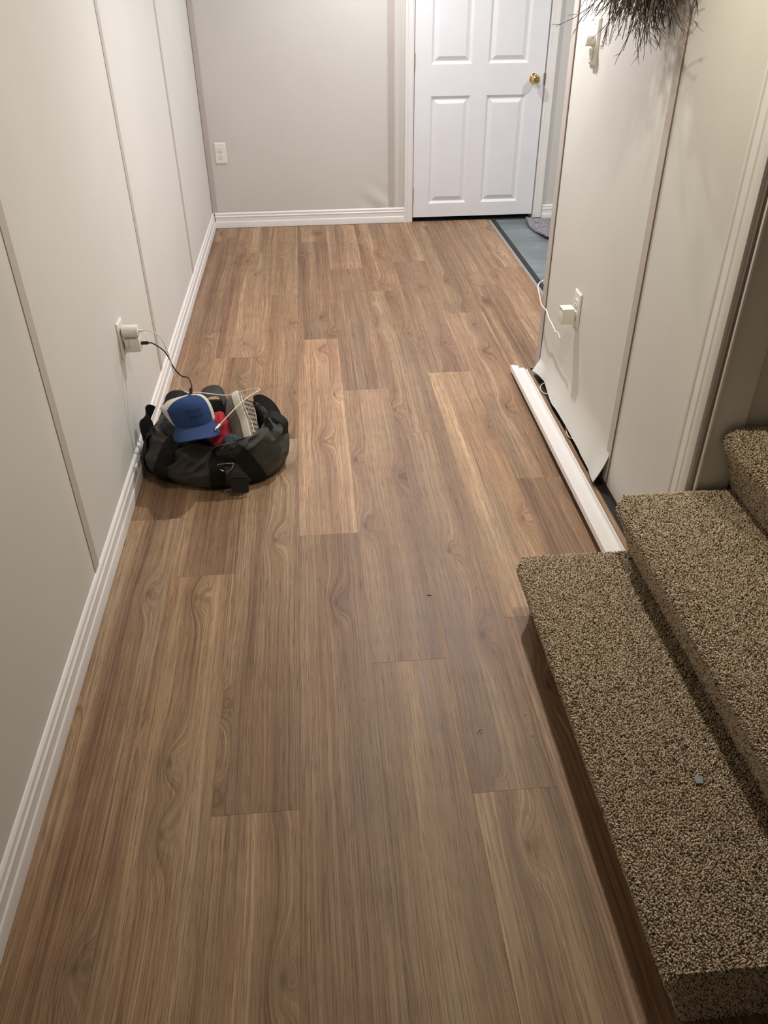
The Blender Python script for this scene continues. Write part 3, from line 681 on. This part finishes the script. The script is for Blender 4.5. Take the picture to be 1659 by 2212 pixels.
# ------------------------------------------------------------------ duffel bag
BC = np.array([0.273, 2.487]); BA, BB = 0.250, 0.176
PROF = np.array([(0.00, 0.003), (0.50, 0.003), (0.88, 0.004), (0.96, 0.014), (1.0, 0.038), (0.995, 0.066), (0.955, 0.096), (0.89, 0.124), (0.82, 0.146), (0.765, 0.160),
                 (0.735, 0.163), (0.705, 0.156), (0.68, 0.140), (0.64, 0.105), (0.45, 0.075), (0.0, 0.070)])
def bag_surface(th, s, off=0.0, raw=False):
    """point on the bag for angle th and profile parameter s in 0..1"""
    th = np.asarray(th, float); s = np.asarray(s, float); th, s = np.broadcast_arrays(th, s)
    k = np.linspace(0, 1, len(PROF)); r = np.interp(s, k, PROF[:, 0]); z = np.interp(s, k, PROF[:, 1])
    ct, st_ = np.cos(th), np.sin(th); n = 2.12; aw = (th + PI) % (2 * PI) - PI
    r = r * (1 - 0.20 * np.clip((s - 0.46) / 0.16, 0, 1) * np.exp(-((aw + 2.0) / 0.55) ** 2))
    rad = (np.abs(ct / BA) ** n + np.abs(st_ / BB) ** n) ** (-1 / n)
    aw = (th + PI) % (2 * PI) - PI; rad = rad * (1 - 0.11 * np.exp(-((aw + 2.35) / 0.45) ** 2))
    zs = 1.0 + 0.22 * np.clip(st_, -1, 1) * 0.5 + 0.12 * np.clip(ct, 0, 1)       # back and right stand taller
    front = np.clip(-st_, 0, 1); zs = zs - 0.02 * front
    upm = np.clip((z - 0.03) / 0.12, 0, 1); outer = np.clip((r - 0.5) / 0.3, 0, 1)
    f1 = vnoise(th * 2.4 + 8 + s * 7.0, s * 4.0, 21) - 0.5
    f2 = vnoise(th * 4.2 - s * 9.0 + 20, s * 7.0, 22); f2 = 1 - np.abs(2 * f2 - 1)
    f3 = vnoise(th * 9.0 + s * 16.0 + 40, s * 20.0 + 3, 23); f3 = 1 - np.abs(2 * f3 - 1)
    d = outer * upm ** 0.5 * (0.040 * f1 + 0.026 * (f2 - 0.5) + 0.003 * (f3 - 0.5))
    rr_ = r * rad + d * np.where(s > 0.7, 0.3, 1.0)
    zz = z * zs + outer * upm * (0.020 * (vnoise(th * 2.2 + 5, 0 * th + 2, 31) - 0.5) + 0.012 * (f2 - 0.5))
    P = np.stack([BC[0] + rr_ * ct, BC[1] + rr_ * st_, np.maximum(zz, 0.002)], -1)
    # keep clear of the baseboard on the left
    P[..., 0] = np.maximum(P[..., 0], 0.0185 + 0.004 * np.abs(f1))
    if off:
        e = 1e-3; A = bag_surface(th + e, s); B = bag_surface(th, np.clip(s + e, 0, 1)); nn = np.cross(A - P, B - P)
        nn /= np.linalg.norm(nn, axis=-1, keepdims=True) + 1e-12
        P = P + nn * off
    return P
bag = empty('duffel_bag', (BC[0], BC[1], 0)); tag(bag, 'slumped charcoal duffel bag with black straps, open on the floor by the left wall', 'bag')
TH = np.linspace(0, 2 * PI, 240, endpoint=False); SS = np.linspace(0.02, 0.68, 64)
t_, s_ = np.meshgrid(TH, SS, indexing='ij'); 
def wrapgrid(s0, s1, ns):
    s_ = np.linspace(s0, s1, ns); A = np.linspace(-PI, PI, 300)
    T2, S2 = np.meshgrid(A, s_, indexing='ij'); P = bag_surface(T2, S2)
    # blend the noise seam at +-pi
    wgt = np.clip((np.abs(A) - 2.6) / (PI - 2.6), 0, 1)[:, None, None] * 0.5
    P2 = bag_surface(np.where(T2 > 0, T2 - 2 * PI, T2 + 2 * PI), S2)
    P = P * (1 - wgt) + P2 * wgt
    return P[:-1]
MB().grid(wrapgrid(0.04, 0.70, 70), True).build('body', BAGM, bag, smooth=True, fix=False)
MB().grid(wrapgrid(0.70, 0.995, 26), True).build('lining', BAGIN, bag, smooth=True, fix=False)

def band(name, path, width, mat, parent, off=0.004, n=40, thick=0.0022):
    """webbing lying on the bag: path of (theta, s)"""
    pt = np.array(path); k = np.linspace(0, 1, len(pt)); kk = np.linspace(0, 1, n)
    C = bag_surface(np.interp(kk, k, pt[:, 0]), np.interp(kk, k, pt[:, 1]), off)
    e = 2e-3
    th = np.interp(kk, k, pt[:, 0]); s = np.interp(kk, k, pt[:, 1])
    A = bag_surface(th + e, s); B = bag_surface(th, np.clip(s + e, 0, 1)); P0 = bag_surface(th, s)
    nn = np.cross(A - P0, B - P0); nn /= np.linalg.norm(nn, axis=1, keepdims=True) + 1e-12
    for _ in range(14): nn[1:-1] = (nn[:-2] + nn[1:-1] * 2 + nn[2:]) / 4; C[1:-1] = (C[:-2] + 2 * C[1:-1] + C[2:]) / 4
    nn /= np.linalg.norm(nn, axis=1, keepdims=True)
    tg = np.gradient(C, axis=0); tg /= np.linalg.norm(tg, axis=1, keepdims=True); sd = np.cross(nn, tg)
    G = np.stack([C - sd * width / 2, C - sd * width / 2 + nn * thick, C + sd * width / 2 + nn * thick, C + sd * width / 2, C - sd * width / 2], 1)
    return auto_smooth(MB().grid(G).build(name, mat, parent), 50)
D2R = PI / 180
band('strap', [(-86 * D2R, 0.12), (-85 * D2R, 0.28), (-84 * D2R, 0.42), (-82 * D2R, 0.54)], 0.050, WEB, bag)
band('strap', [(-40 * D2R, 0.12), (-44 * D2R, 0.28), (-52 * D2R, 0.42), (-62 * D2R, 0.52)], 0.050, WEB, bag)
band('strap', [(-150 * D2R, 0.14), (-148 * D2R, 0.30), (-146 * D2R, 0.45), (-144 * D2R, 0.60)], 0.052, WEB, bag)
band('strap', [(-176 * D2R, 0.16), (-176 * D2R, 0.32), (-176 * D2R, 0.48), (-176 * D2R, 0.60)], 0.060, WEB, bag)
band('strap', [(20 * D2R, 0.16), (22 * D2R, 0.34), (26 * D2R, 0.52), (30 * D2R, 0.60)], 0.045, WEB, bag)
band('strap', [(-72 * D2R, 0.40), (-71.5 * D2R, 0.46), (-71 * D2R, 0.53)], 0.060, WEB, bag, off=0.007)

def ribbon(name, pts, width, wdir, mat, parent, thick=0.003, res=8):
    C = np.array([p[:] for p in catmull(pts, res)]); tg = np.gradient(C, axis=0); tg /= np.linalg.norm(tg, axis=1, keepdims=True)
    wd = np.array(wdir, float)
    if wd.ndim == 1: wd = np.tile(wd, (len(C), 1))
    else: wd = np.stack([np.interp(np.linspace(0, 1, len(C)), np.linspace(0, 1, len(wd)), wd[:, i]) for i in range(3)], 1)
    sd = wd - tg * (wd * tg).sum(1, keepdims=True); sd /= np.linalg.norm(sd, axis=1, keepdims=True); nn = np.cross(tg, sd)
    h = width / 2
    G = np.stack([C - sd * h, C - sd * h + nn * thick, C + sd * h + nn * thick, C + sd * h, C - sd * h], 1)
    return auto_smooth(MB().grid(G).build(name, mat, parent), 50)
# carrying handles: two loops on the right, one at the left rear, one rear
ribbon('handle', [(0.412, 2.590, 0.165), (0.414, 2.592, 0.194), (0.436, 2.586, 0.203), (0.466, 2.555, 0.198), (0.488, 2.515, 0.184), (0.500, 2.478, 0.160)], 0.034, [(0.3, 0.2, 1), (0.4, 0.6, 0.6), (0.6, 0.6, 0.4), (0.7, 0.4, 0.5)], WEB, bag)
ribbon('handle', [(0.476, 2.440, 0.160), (0.462, 2.452, 0.190), (0.474, 2.460, 0.207), (0.502, 2.450, 0.199), (0.522, 2.436, 0.180), (0.520, 2.430, 0.145)], 0.032, [(0.2, 0.9, 0.2), (0.3, 0.9, 0.3), (0.5, 0.8, 0.2)], WEB, bag)
ribbon('handle', [(0.090, 2.570, 0.150), (0.100, 2.585, 0.205), (0.125, 2.597, 0.228), (0.160, 2.605, 0.224), (0.190, 2.610, 0.190)], 0.036, (0.2, 0.9, 0.3), WEB, bag)
ribbon('handle', [(0.225, 2.620, 0.170), (0.235, 2.626, 0.210), (0.265, 2.632, 0.222), (0.290, 2.632, 0.214), (0.305, 2.628, 0.170)], 0.045, (0, 0.8, 0.5), BAGM, bag)
ribbon('handle', [(0.050, 2.490, 0.100), (0.038, 2.520, 0.170), (0.045, 2.545, 0.196), (0.060, 2.555, 0.185)], 0.050, (0.3, 0.3, 0.8), WEB, bag)
# D ring with snap hook and leather tab
def on_bag(thd, s, off): return Vector(bag_surface(thd * D2R, s, off).tolist())
rc = on_bag(-74, 0.42, 0.010); ex = Vector((1, 0.05, 0)).normalized(); ez = Vector((0, 0.45, 0.89)).normalized()
arc = [rc + ex * (0.026 * math.cos(a)) + ez * (0.026 * math.sin(a)) for a in np.linspace(PI * 1.0, PI * 2.0, 13)]
dr_ = MB().tube(arc, 0.0022, 8, 3).tube([arc[0], arc[-1]], 0.0022, 8, smooth=False).build('d_ring', STEEL, bag, smooth=True)
b0 = rc - ez * 0.026; 
hk = MB().tube([b0 + ez * 0.004, b0 - ez * 0.004 + Vector((0.004, -0.006, 0)), b0 - ez * 0.020 + Vector((0.004, -0.006, 0)), b0 - ez * 0.036 + Vector((0.006, -0.004, 0))], [0.006, 0.0075, 0.006, 0.004], 10, 5).build('snap_hook', LEATH, bag, smooth=True)
tb = MB().box(-0.029, 0.029, -0.003, 0.003, -0.052, 0.0, 0.002); 
tb_o = tb.build('leather_tab', LEATH, None)
tb_o.parent = bag; q0 = Vector((0.364, 2.296, 0.062)); tb_o.location = q0 - Vector(bag.location); tb_o.rotation_euler = (-0.38, 0.04, -0.04)
sl = MB().tube([Vector((0.336, 2.294, 0.066)), Vector((0.392, 2.293, 0.065))], 0.0022, 8, smooth=False).build('slide_bar', LEATH, bag)

# ------------------------------------------------------------------ cap
cap = empty('baseball_cap', (0.215, 2.455, 0.19)); tag(cap, 'blue and white trucker cap resting on the open duffel bag', 'cap')
CM = Matrix.Translation((0.219, 2.452, 0.206)) @ Matrix.Rotation(0.15, 4, 'Z') @ Matrix.Rotation(-0.16, 4, 'X') @ Matrix.Rotation(-0.05, 4, 'Y')
def crown(phi, v, off=0.0):
    """phi 0 = front (-y), v 0 rim .. 1 button"""
    rx, ry, H = 0.068, 0.093, 0.084
    fr = max(0.0, math.cos(phi)); H2 = H
    c = math.cos(v * PI / 2); k = c ** (0.46 - 0.14 * fr)
    x = (rx + off) * math.sin(phi) * k; y = -(ry + off) * math.cos(phi) * k + 0.010 * v
    z = (H2 + off) * math.sin(v * PI / 2) ** 1.05 - 0.040 * max(0.0, -math.cos(phi)) * math.sin(v * PI)
    side = max(0.0, -math.sin(phi)) ** 2 * max(0.0, 0.55 - abs(v - 0.45)) * 1.2      # dent and fold of the left mesh panel
    x -= 0.070 * side * (1.0 - abs(math.cos(phi)) * 0.4); z += 0.006 * side
    return CM @ Vector((x, y, z))
def crown_patch(p0, p1, nu=28, nv=18, v0=0.0, v1=1.0, off=0.0):
    G = np.array([[crown(p0 + (p1 - p0) * i / nu, v0 + (v1 - v0) * j / nv, off)[:] for j in range(nv + 1)] for i in range(nu + 1)])
    return MB().grid(G)
A0 = 1.05
crown_patch(-A0, A0, 36, 20, off=0.0008).build('front_panel', CAPB, cap, smooth=True)
crown_patch(A0, PI, 26, 20).build('mesh_side', CAPW, cap, smooth=True)
crown_patch(-PI, -A0, 30, 20).build('mesh_side', CAPW, cap, smooth=True)
for sgn in (-1, 1):
    MB().tube([crown(sgn * A0, v, 0.0012) for v in np.linspace(0, 0.98, 16)], 0.0016, 6, 2).build('piping', CAPW, cap, smooth=True)
MB().lathe([(0, 0.005), (0.004, 0.004), (0.006, 0.001), (0.006, 0)], CM @ Matrix.Translation((0, 0.010, 0.0825)), 12).build('button', CAPB, cap, smooth=True)
def bill(side):
    nu, nv = 30, 12; G = np.zeros((nu + 1, nv + 1, 3))
    for i in range(nu + 1):
        ph = -1.12 + 2.24 * i / nu
        for j in range(nv + 1):
            t = j / nv; inn = Vector((0.068 * math.sin(ph), -0.093 * math.cos(ph), 0.002))
            u = ph / 1.12; oy = -0.093 * math.cos(ph) - 0.076 * max(0.0, 1 - abs(u) ** 3.0) ** 0.6 * t
            ox = (0.068 * math.sin(ph)) * (1 + 0.30 * t)
            oz = 0.004 - 0.030 * t * (0.75 + 0.1 * t) - 0.020 * t * (ox / 0.077) ** 2 + 0.010 * t
            G[i, j] = (CM @ Vector((ox, oy, oz - side * 0.003)))[:]
    return G
MB().grid(bill(0)).grid(bill(1)[:, ::-1]).build('bill', CAPBILL, cap, smooth=True)
# faded dark lettering strokes on the front panel, two rows
lr = random.Random(3); ink = MB()
def stroke(u, v, du, dv, wd):
    n = 4; G = np.array([[crown(u + du * i / n + k * wd, v + dv * i / n, 0.0016)[:] for k in (0, 1)] for i in range(n + 1)]); ink.grid(G)
u = -0.28
for k in range(11):
    v0 = 0.40 + 0.02 * lr.random(); stroke(u, v0, lr.uniform(-0.02, 0.02), 0.11, 0.030 if k != 2 else 0.05)
    if lr.random() < 0.55: stroke(u, v0 + lr.choice([0.0, 0.05, 0.1]), 0.06, 0.004, 0.02)
    u += lr.uniform(0.065, 0.085)
u = -0.16
for k in range(10):
    v0 = 0.25 + 0.02 * lr.random(); stroke(u, v0, lr.uniform(-0.02, 0.02), 0.085, 0.030)
    if lr.random() < 0.5: stroke(u, v0 + lr.choice([0.0, 0.05, 0.1]), 0.06, 0.004, 0.02)
    u += lr.uniform(0.062, 0.08)
ink.build('lettering', CAPINK, cap, fix=False)

# ------------------------------------------------------------------ shoe in the bag
shoe = empty('running_shoe', (0.40, 2.46, 0.13)); tag(shoe, 'grey knit running shoe on its side in the bag with its tread showing', 'shoe')
toe = Vector((0.390, 2.552, 0.236)); heel = Vector((0.434, 2.384, 0.134))
ax = (toe - heel).normalized(); sn = Vector((0.86, -0.16, 0.46)); sn = (sn - ax * sn.dot(ax)).normalized(); sx = ax.cross(sn)
def SH(l, wv, h):  # l 0 heel .. 1 toe, w sideways, h away from the tread (towards the upper)
    return heel + ax * (l * 0.232) + sx * wv - sn * h
def half_w(l):
    return 0.036 * (1 - max(0, (0.12 - l) / 0.12) ** 2.4 * 0.75) * (1 + 0.22 * math.exp(-((l - 0.70) / 0.2) ** 2)) * (1 - max(0, (l - 0.80) / 0.20) ** 2.2 * 0.80) * (1 - 0.14 * math.exp(-((l - 0.42) / 0.14) ** 2))
NL = 36; LS = [0.0 + i / NL for i in range(NL + 1)]
def sole_loft(h0, h1, grow, rock=0.018):
    m = MB(); rows = []
    for l in LS:
        w_ = half_w(min(max(l, 0.004), 0.996)) + grow; rk = rock * max(0, (l - 0.72) / 0.28) ** 2
        rows.append([SH(l, -w_, h0 + rk)[:], SH(l, -w_ - 0.002, (h0 + h1) / 2 + rk)[:], SH(l, -w_, h1 + rk * 0.8)[:], SH(l, w_, h1 + rk * 0.8)[:], SH(l, w_ + 0.002, (h0 + h1) / 2 + rk)[:], SH(l, w_, h0 + rk)[:], SH(l, -w_, h0 + rk)[:]])
    m.grid(np.array(rows)); m.add([rows[0][i] for i in range(6)], [tuple(range(6))]); m.add([rows[-1][i] for i in range(6)], [tuple(range(6))]); return m
auto_smooth(sole_loft(0.004, 0.030, 0.003).build('midsole', SHOEM, shoe), 40)
auto_smooth(sole_loft(0.0, 0.006, -0.006).build('outsole', SHOES, shoe), 40)
# pale rim line and dark grooves of the tread
rim = [SH(l, -half_w(l) * 0.45, -0.0008 + 0.018 * max(0, (l - 0.72) / 0.28) ** 2) for l in np.linspace(0.10, 0.40, 6)] + [SH(l, -half_w(l) * 0.82, -0.0008 + 0.018 * max(0, (l - 0.72) / 0.28) ** 2) for l in np.linspace(0.46, 0.80, 6)]
MB().tube(rim, 0.0024, 6, 4).build('tread_rim', SHOEM, shoe, smooth=True)
for k in range(9):
    for sd_ in (-1, 0, 1):
        l = 0.10 + 0.085 * k + 0.02 * sd_; hw = half_w(l); c0 = sd_ * hw * 0.5; rk = 0.018 * max(0, (l - 0.72) / 0.28) ** 2
        MB().tube([SH(l, c0 - hw * 0.17, -0.0006 + rk), SH(l + 0.012, c0, -0.0008 + rk), SH(l, c0 + hw * 0.17, -0.0006 + rk)], 0.0021, 5, 2).build('tread_groove', SHOED, shoe)
def upper():
    rows = []
    for l in LS:
        w_ = half_w(min(max(l, 0.01), 0.99)) + 0.001; rk = 0.014 * max(0, (l - 0.72) / 0.28) ** 2
        hh = 0.030 + np.interp(l, [0, 0.06, 0.30, 0.48, 0.75, 0.93, 1.0], [0.050, 0.078, 0.070, 0.080, 0.056, 0.032, 0.008])
        tw_ = np.interp(l, [0, 0.3, 0.5, 0.75, 1.0], [0.62, 0.60, 0.55, 0.75, 0.9])
        row = []
        for k in range(17):
            a = PI * k / 16; c, s = math.cos(a), math.sin(a)
            row.append(SH(l, -w_ * (abs(c) ** 0.7) * math.copysign(1, c) * (1 - (1 - tw_) * s ** 1.5 * 0.5), 0.022 + rk + (hh - 0.022) * s ** 0.75)[:])
        rows.append(row)
    return MB().grid(np.array(rows)).add(rows[0], [tuple(range(17))]).add(rows[-1], [tuple(range(17))])
auto_smooth(upper().build('upper', SHOEU, shoe), 60)
cl = [SH(l, w_, h) for l, w_, h in [(0.03, -0.020, 0.092), (0.15, -0.026, 0.098), (0.32, -0.022, 0.098), (0.47, 0, 0.106), (0.32, 0.022, 0.098), (0.15, 0.026, 0.098), (0.03, 0.020, 0.092), (0.0, 0, 0.094)]]
MB().tube(cl + [cl[0]], 0.005, 8, 5).build('collar', SHOEU, shoe, smooth=True)

# ------------------------------------------------------------------ cloths in the bag
def crumple(name, c, rx, ry, rz, mat, label, seed, cat='cloth'):
    e = empty(name, c); tag(e, label, cat)
    nu, nv = 56, 28; U, V = np.meshgrid(np.linspace(0, 2 * PI, nu, endpoint=False), np.linspace(0.02, PI - 0.02, nv), indexing='ij')
    nx, ny_, nz_ = np.cos(U) * np.sin(V), np.sin(U) * np.sin(V), np.cos(V)
    f = vnoise(nx * 2.2 + 10, ny_ * 1.6 + nz_ * 2.2 + 10, seed); g = vnoise(nx * 5 + 30, ny_ * 3 - nz_ * 3 + 30, seed + 1); g = 1 - np.abs(2 * g - 1)
    r = 0.74 + 0.32 * f + 0.24 * g
    P = np.stack([c[0] + rx * nx * r, c[1] + ry * ny_ * r, c[2] + rz * nz_ * r], -1)
    m = MB().grid(P, True); m.build('folded_fabric', mat, e, smooth=True, fix=False)
    me = e.children[0].data; bm = bmesh.new(); bm.from_mesh(me); bmesh.ops.holes_fill(bm, edges=bm.edges); bmesh.ops.recalc_face_normals(bm, faces=bm.faces); bm.to_mesh(me); bm.free()
    return e
crumple('shirt', (0.292, 2.462, 0.158), 0.040, 0.085, 0.050, RED, 'crumpled red shirt between the cap and the shoe in the bag', 51)
crumple('cloth', (0.335, 2.395, 0.115), 0.060, 0.042, 0.050, BLUEG, 'slate blue cloth tucked in the front of the bag under the red shirt', 61)
crumple('cloth', (0.200, 2.500, 0.135), 0.100, 0.090, 0.060, BAGIN, 'dark grey cloth under the blue cap in the bag', 71)

# ------------------------------------------------------------------ hanging twigs on the right wall
tw = empty('twig_swag', (1.53, 2.30, 1.75)); tag(tw, 'bunch of thin bare brown twigs hanging on the right wall', 'decoration')
r = random.Random(12); fine = MB(); thick = MB()
def branch(p, d, L, rad, depth, mb):
    pts = [p.copy()]; n = 6; dd = d.copy()
    for i in range(n):
        dd = (dd + Vector((r.gauss(0, 0.12), r.gauss(0, 0.22), r.gauss(0, 0.10)))).normalized()
        q = pts[-1] + dd * (L / n); q.x = min(q.x, XR - 0.008); q.y = min(q.y, 2.60 + 0.04 * r.random()); pts.append(q)
    mb.tube(pts, [rad, rad * 0.8, rad * 0.45], 5, 1)
    if depth < 2:
        for _ in range(r.choice([2, 3, 3]) if depth == 0 else r.choice([1, 2])):
            k = r.randint(2, n - 1); ang = r.choice([-1, 1]) * r.uniform(0.20, 0.55)
            nd = (dd + Vector((r.gauss(-0.08, 0.2), ang, r.gauss(0, 0.15)))).normalized(); nd.z = min(nd.z, -0.25)
            branch(pts[k], nd, L * r.uniform(0.22, 0.38), rad * 0.68, depth + 1, mb)
for k in range(520):
    y = 2.31 + r.gauss(0, 0.040); p = Vector((XR - 0.085 + r.gauss(0, 0.020), y, 1.69 + r.uniform(-0.10, 0.08)))
    fan = r.gauss(0.02, 0.085); d = Vector((r.gauss(-0.05, 0.07), fan, -1)).normalized()
    branch(p, d, r.uniform(0.20, 0.325), r.uniform(0.0013, 0.0023), 0, fine)
for k in range(9):
    p = Vector((XR - 0.11 + r.gauss(0, 0.01), 2.27 + r.gauss(0, 0.03), 1.72)); branch(p, Vector((r.gauss(-0.05, 0.04), r.gauss(0, 0.15), -1)).normalized(), r.uniform(0.28, 0.36), 0.0026, 2, thick)
for k in range(40):
    p = Vector((XR - 0.06 + r.gauss(0, 0.02), 2.30 + r.gauss(0, 0.05), 1.72 + r.uniform(-0.05, 0.05))); branch(p, Vector((r.gauss(-0.05, 0.08), r.gauss(0, 0.35), 1)).normalized(), r.uniform(0.15, 0.28), 0.0016, 1, fine)
f_ = fine.build('twigs', TWIG, tw, smooth=True, fix=False); f_['kind'] = 'stuff'
f_ = thick.build('stems', TWIGL, tw, smooth=True, fix=False)
MB().tube([(XR - 0.12, 2.27, 1.72), (XR - 0.10, 2.22, 1.715), (XR - 0.05, 2.215, 1.72), (XR - 0.025, 2.31, 1.72), (XR - 0.05, 2.40, 1.72), (XR - 0.10, 2.38, 1.725), (XR - 0.12, 2.30, 1.72)], 0.004, 8, 5).build('tie', TWIGL, tw, smooth=True)

# ------------------------------------------------------------------ side-room floor pieces
ft = empty('underlay_sheet', (2.5, 5.2, ZF)); tag(ft, 'speckled grey foam underlay sheet on the bare floor by the door', 'mat')
nx_, ny_ = 40, 30; U, V = np.meshgrid(np.linspace(0, 1, nx_), np.linspace(0, 1, ny_), indexing='ij')
left = 2.105 + 0.05 * (1 - V) ** 2 + 0.014 * np.sin(V * 7) + 0.17 * np.clip((0.35 - V) / 0.35, 0, 1) ** 1.5
X = left + (3.2 - left) * U; Y = 4.86 + (D - 0.03 - 4.86) * V
Z = ZF + 0.012 + 0.016 * np.exp(-(X - left) / 0.04) * (0.4 + 0.6 * np.sin(V * 5) ** 2)
Pt = np.stack([X, Y, Z], -1); Pb = np.stack([X, Y, Z - 0.010], -1)
m = MB().grid(Pt).grid(Pb)
for a, b in ((Pt[0], Pb[0]), (Pt[-1], Pb[-1]), (Pt[:, 0], Pb[:, 0]), (Pt[:, -1], Pb[:, -1])): m.grid(np.stack([a, b], 0))
m.build('sheet', FOAM, ft, smooth=False)

# ------------------------------------------------------------------ splinters scattered on the planks
def px_floor(px, py):
    d = rr * ((px - 829.5) / F_PX) + uu * (-(py - 1106) / F_PX) + fw; t = -CAM[2] / d.z; return Vector(CAM) + d * t
sp = random.Random(9)
for px, py in [(848, 1488), (1134, 1545), (1150, 1590), (1230, 1694), (1192, 1700), (1030, 1271), (948, 611), (1018, 868), (1280, 1813), (655, 1690), (627, 1635), (437, 1508), (1138, 1168), (415, 2137), (1220, 1850), (785, 1512)]:
    p = px_floor(px, py); a = sp.uniform(0, PI); L = sp.uniform(0.0035, 0.006); ux_ = Vector((math.cos(a), math.sin(a), 0)) * L; uy_ = Vector((-math.sin(a), math.cos(a), 0)) * 0.0010
    V = [p - ux_ + Vector((0, 0, 0.0003)), p + uy_ + Vector((0, 0, 0.0003)), p + ux_ + Vector((0, 0, 0.0006)), p - uy_ + Vector((0, 0, 0.0003)), p + Vector((0, 0, 0.0018))]
    o = MB().add(V, [(0, 1, 4), (1, 2, 4), (2, 3, 4), (3, 0, 4), (3, 2, 1, 0)]).build('wood_splinter', SPLINT)
    tag(o, 'tiny pale wood splinter on the plank floor', 'splinter', 'splinters scattered on the planks')
p = px_floor(1035, 1582)
o = MB().tube([p + Vector((-0.004, -0.006, 0.001)), p + Vector((-0.005, 0.002, 0.003)), p + Vector((0.001, 0.006, 0.004)), p + Vector((0.005, 0.009, 0.002)), p + Vector((0.001, 0.004, 0.001)), p + Vector((0.006, -0.003, 0.001))], 0.0008, 6, 5).build('carpet_thread', SPLINT, smooth=True)
tag(o, 'curled loose carpet thread on the planks left of the stairs', 'thread')
p = px_floor(927, 1286)
o = MB().tube([p + Vector((-0.006, 0.001, 0.001)), p + Vector((0.0, -0.0005, 0.0015)), p + Vector((0.006, -0.002, 0.001))], 0.0009, 6, 4).build('dark_splinter', SLOT, smooth=True)
tag(o, 'short dark splinter on the planks in mid hallway', 'splinter')

# ------------------------------------------------------------------ lamps
for name, x, y, pw, colr, lab in LAMPS:
    e = empty(name, (x, y, CEIL)); tag(e, lab, 'lamp', 'ceiling lights')
    M4 = Matrix.Translation((x, y, CEIL)) @ Matrix.Rotation(PI, 4, 'X')
    MB().lathe([(0.0, 0.0), (0.078, 0.0), (0.080, 0.004), (0.076, 0.016), (0.0, 0.016)], M4, 32).build('rim', CEILM, e, smooth=False)
    MB().lathe([(0.070, 0.016), (0.066, 0.024), (0.050, 0.031), (0.026, 0.035), (0.0, 0.036)], M4, 32).build('diffuser', DIFF, e, smooth=True)
    ld = bpy.data.lights.new('lamp_light', 'AREA'); ld.shape = 'DISK'; ld.size = 0.05; ld.energy = pw; ld.color = colr
    lo = bpy.data.objects.new('lamp_light', ld); COL.objects.link(lo); lo.parent = e; lo.location = (0, 0, -0.042)
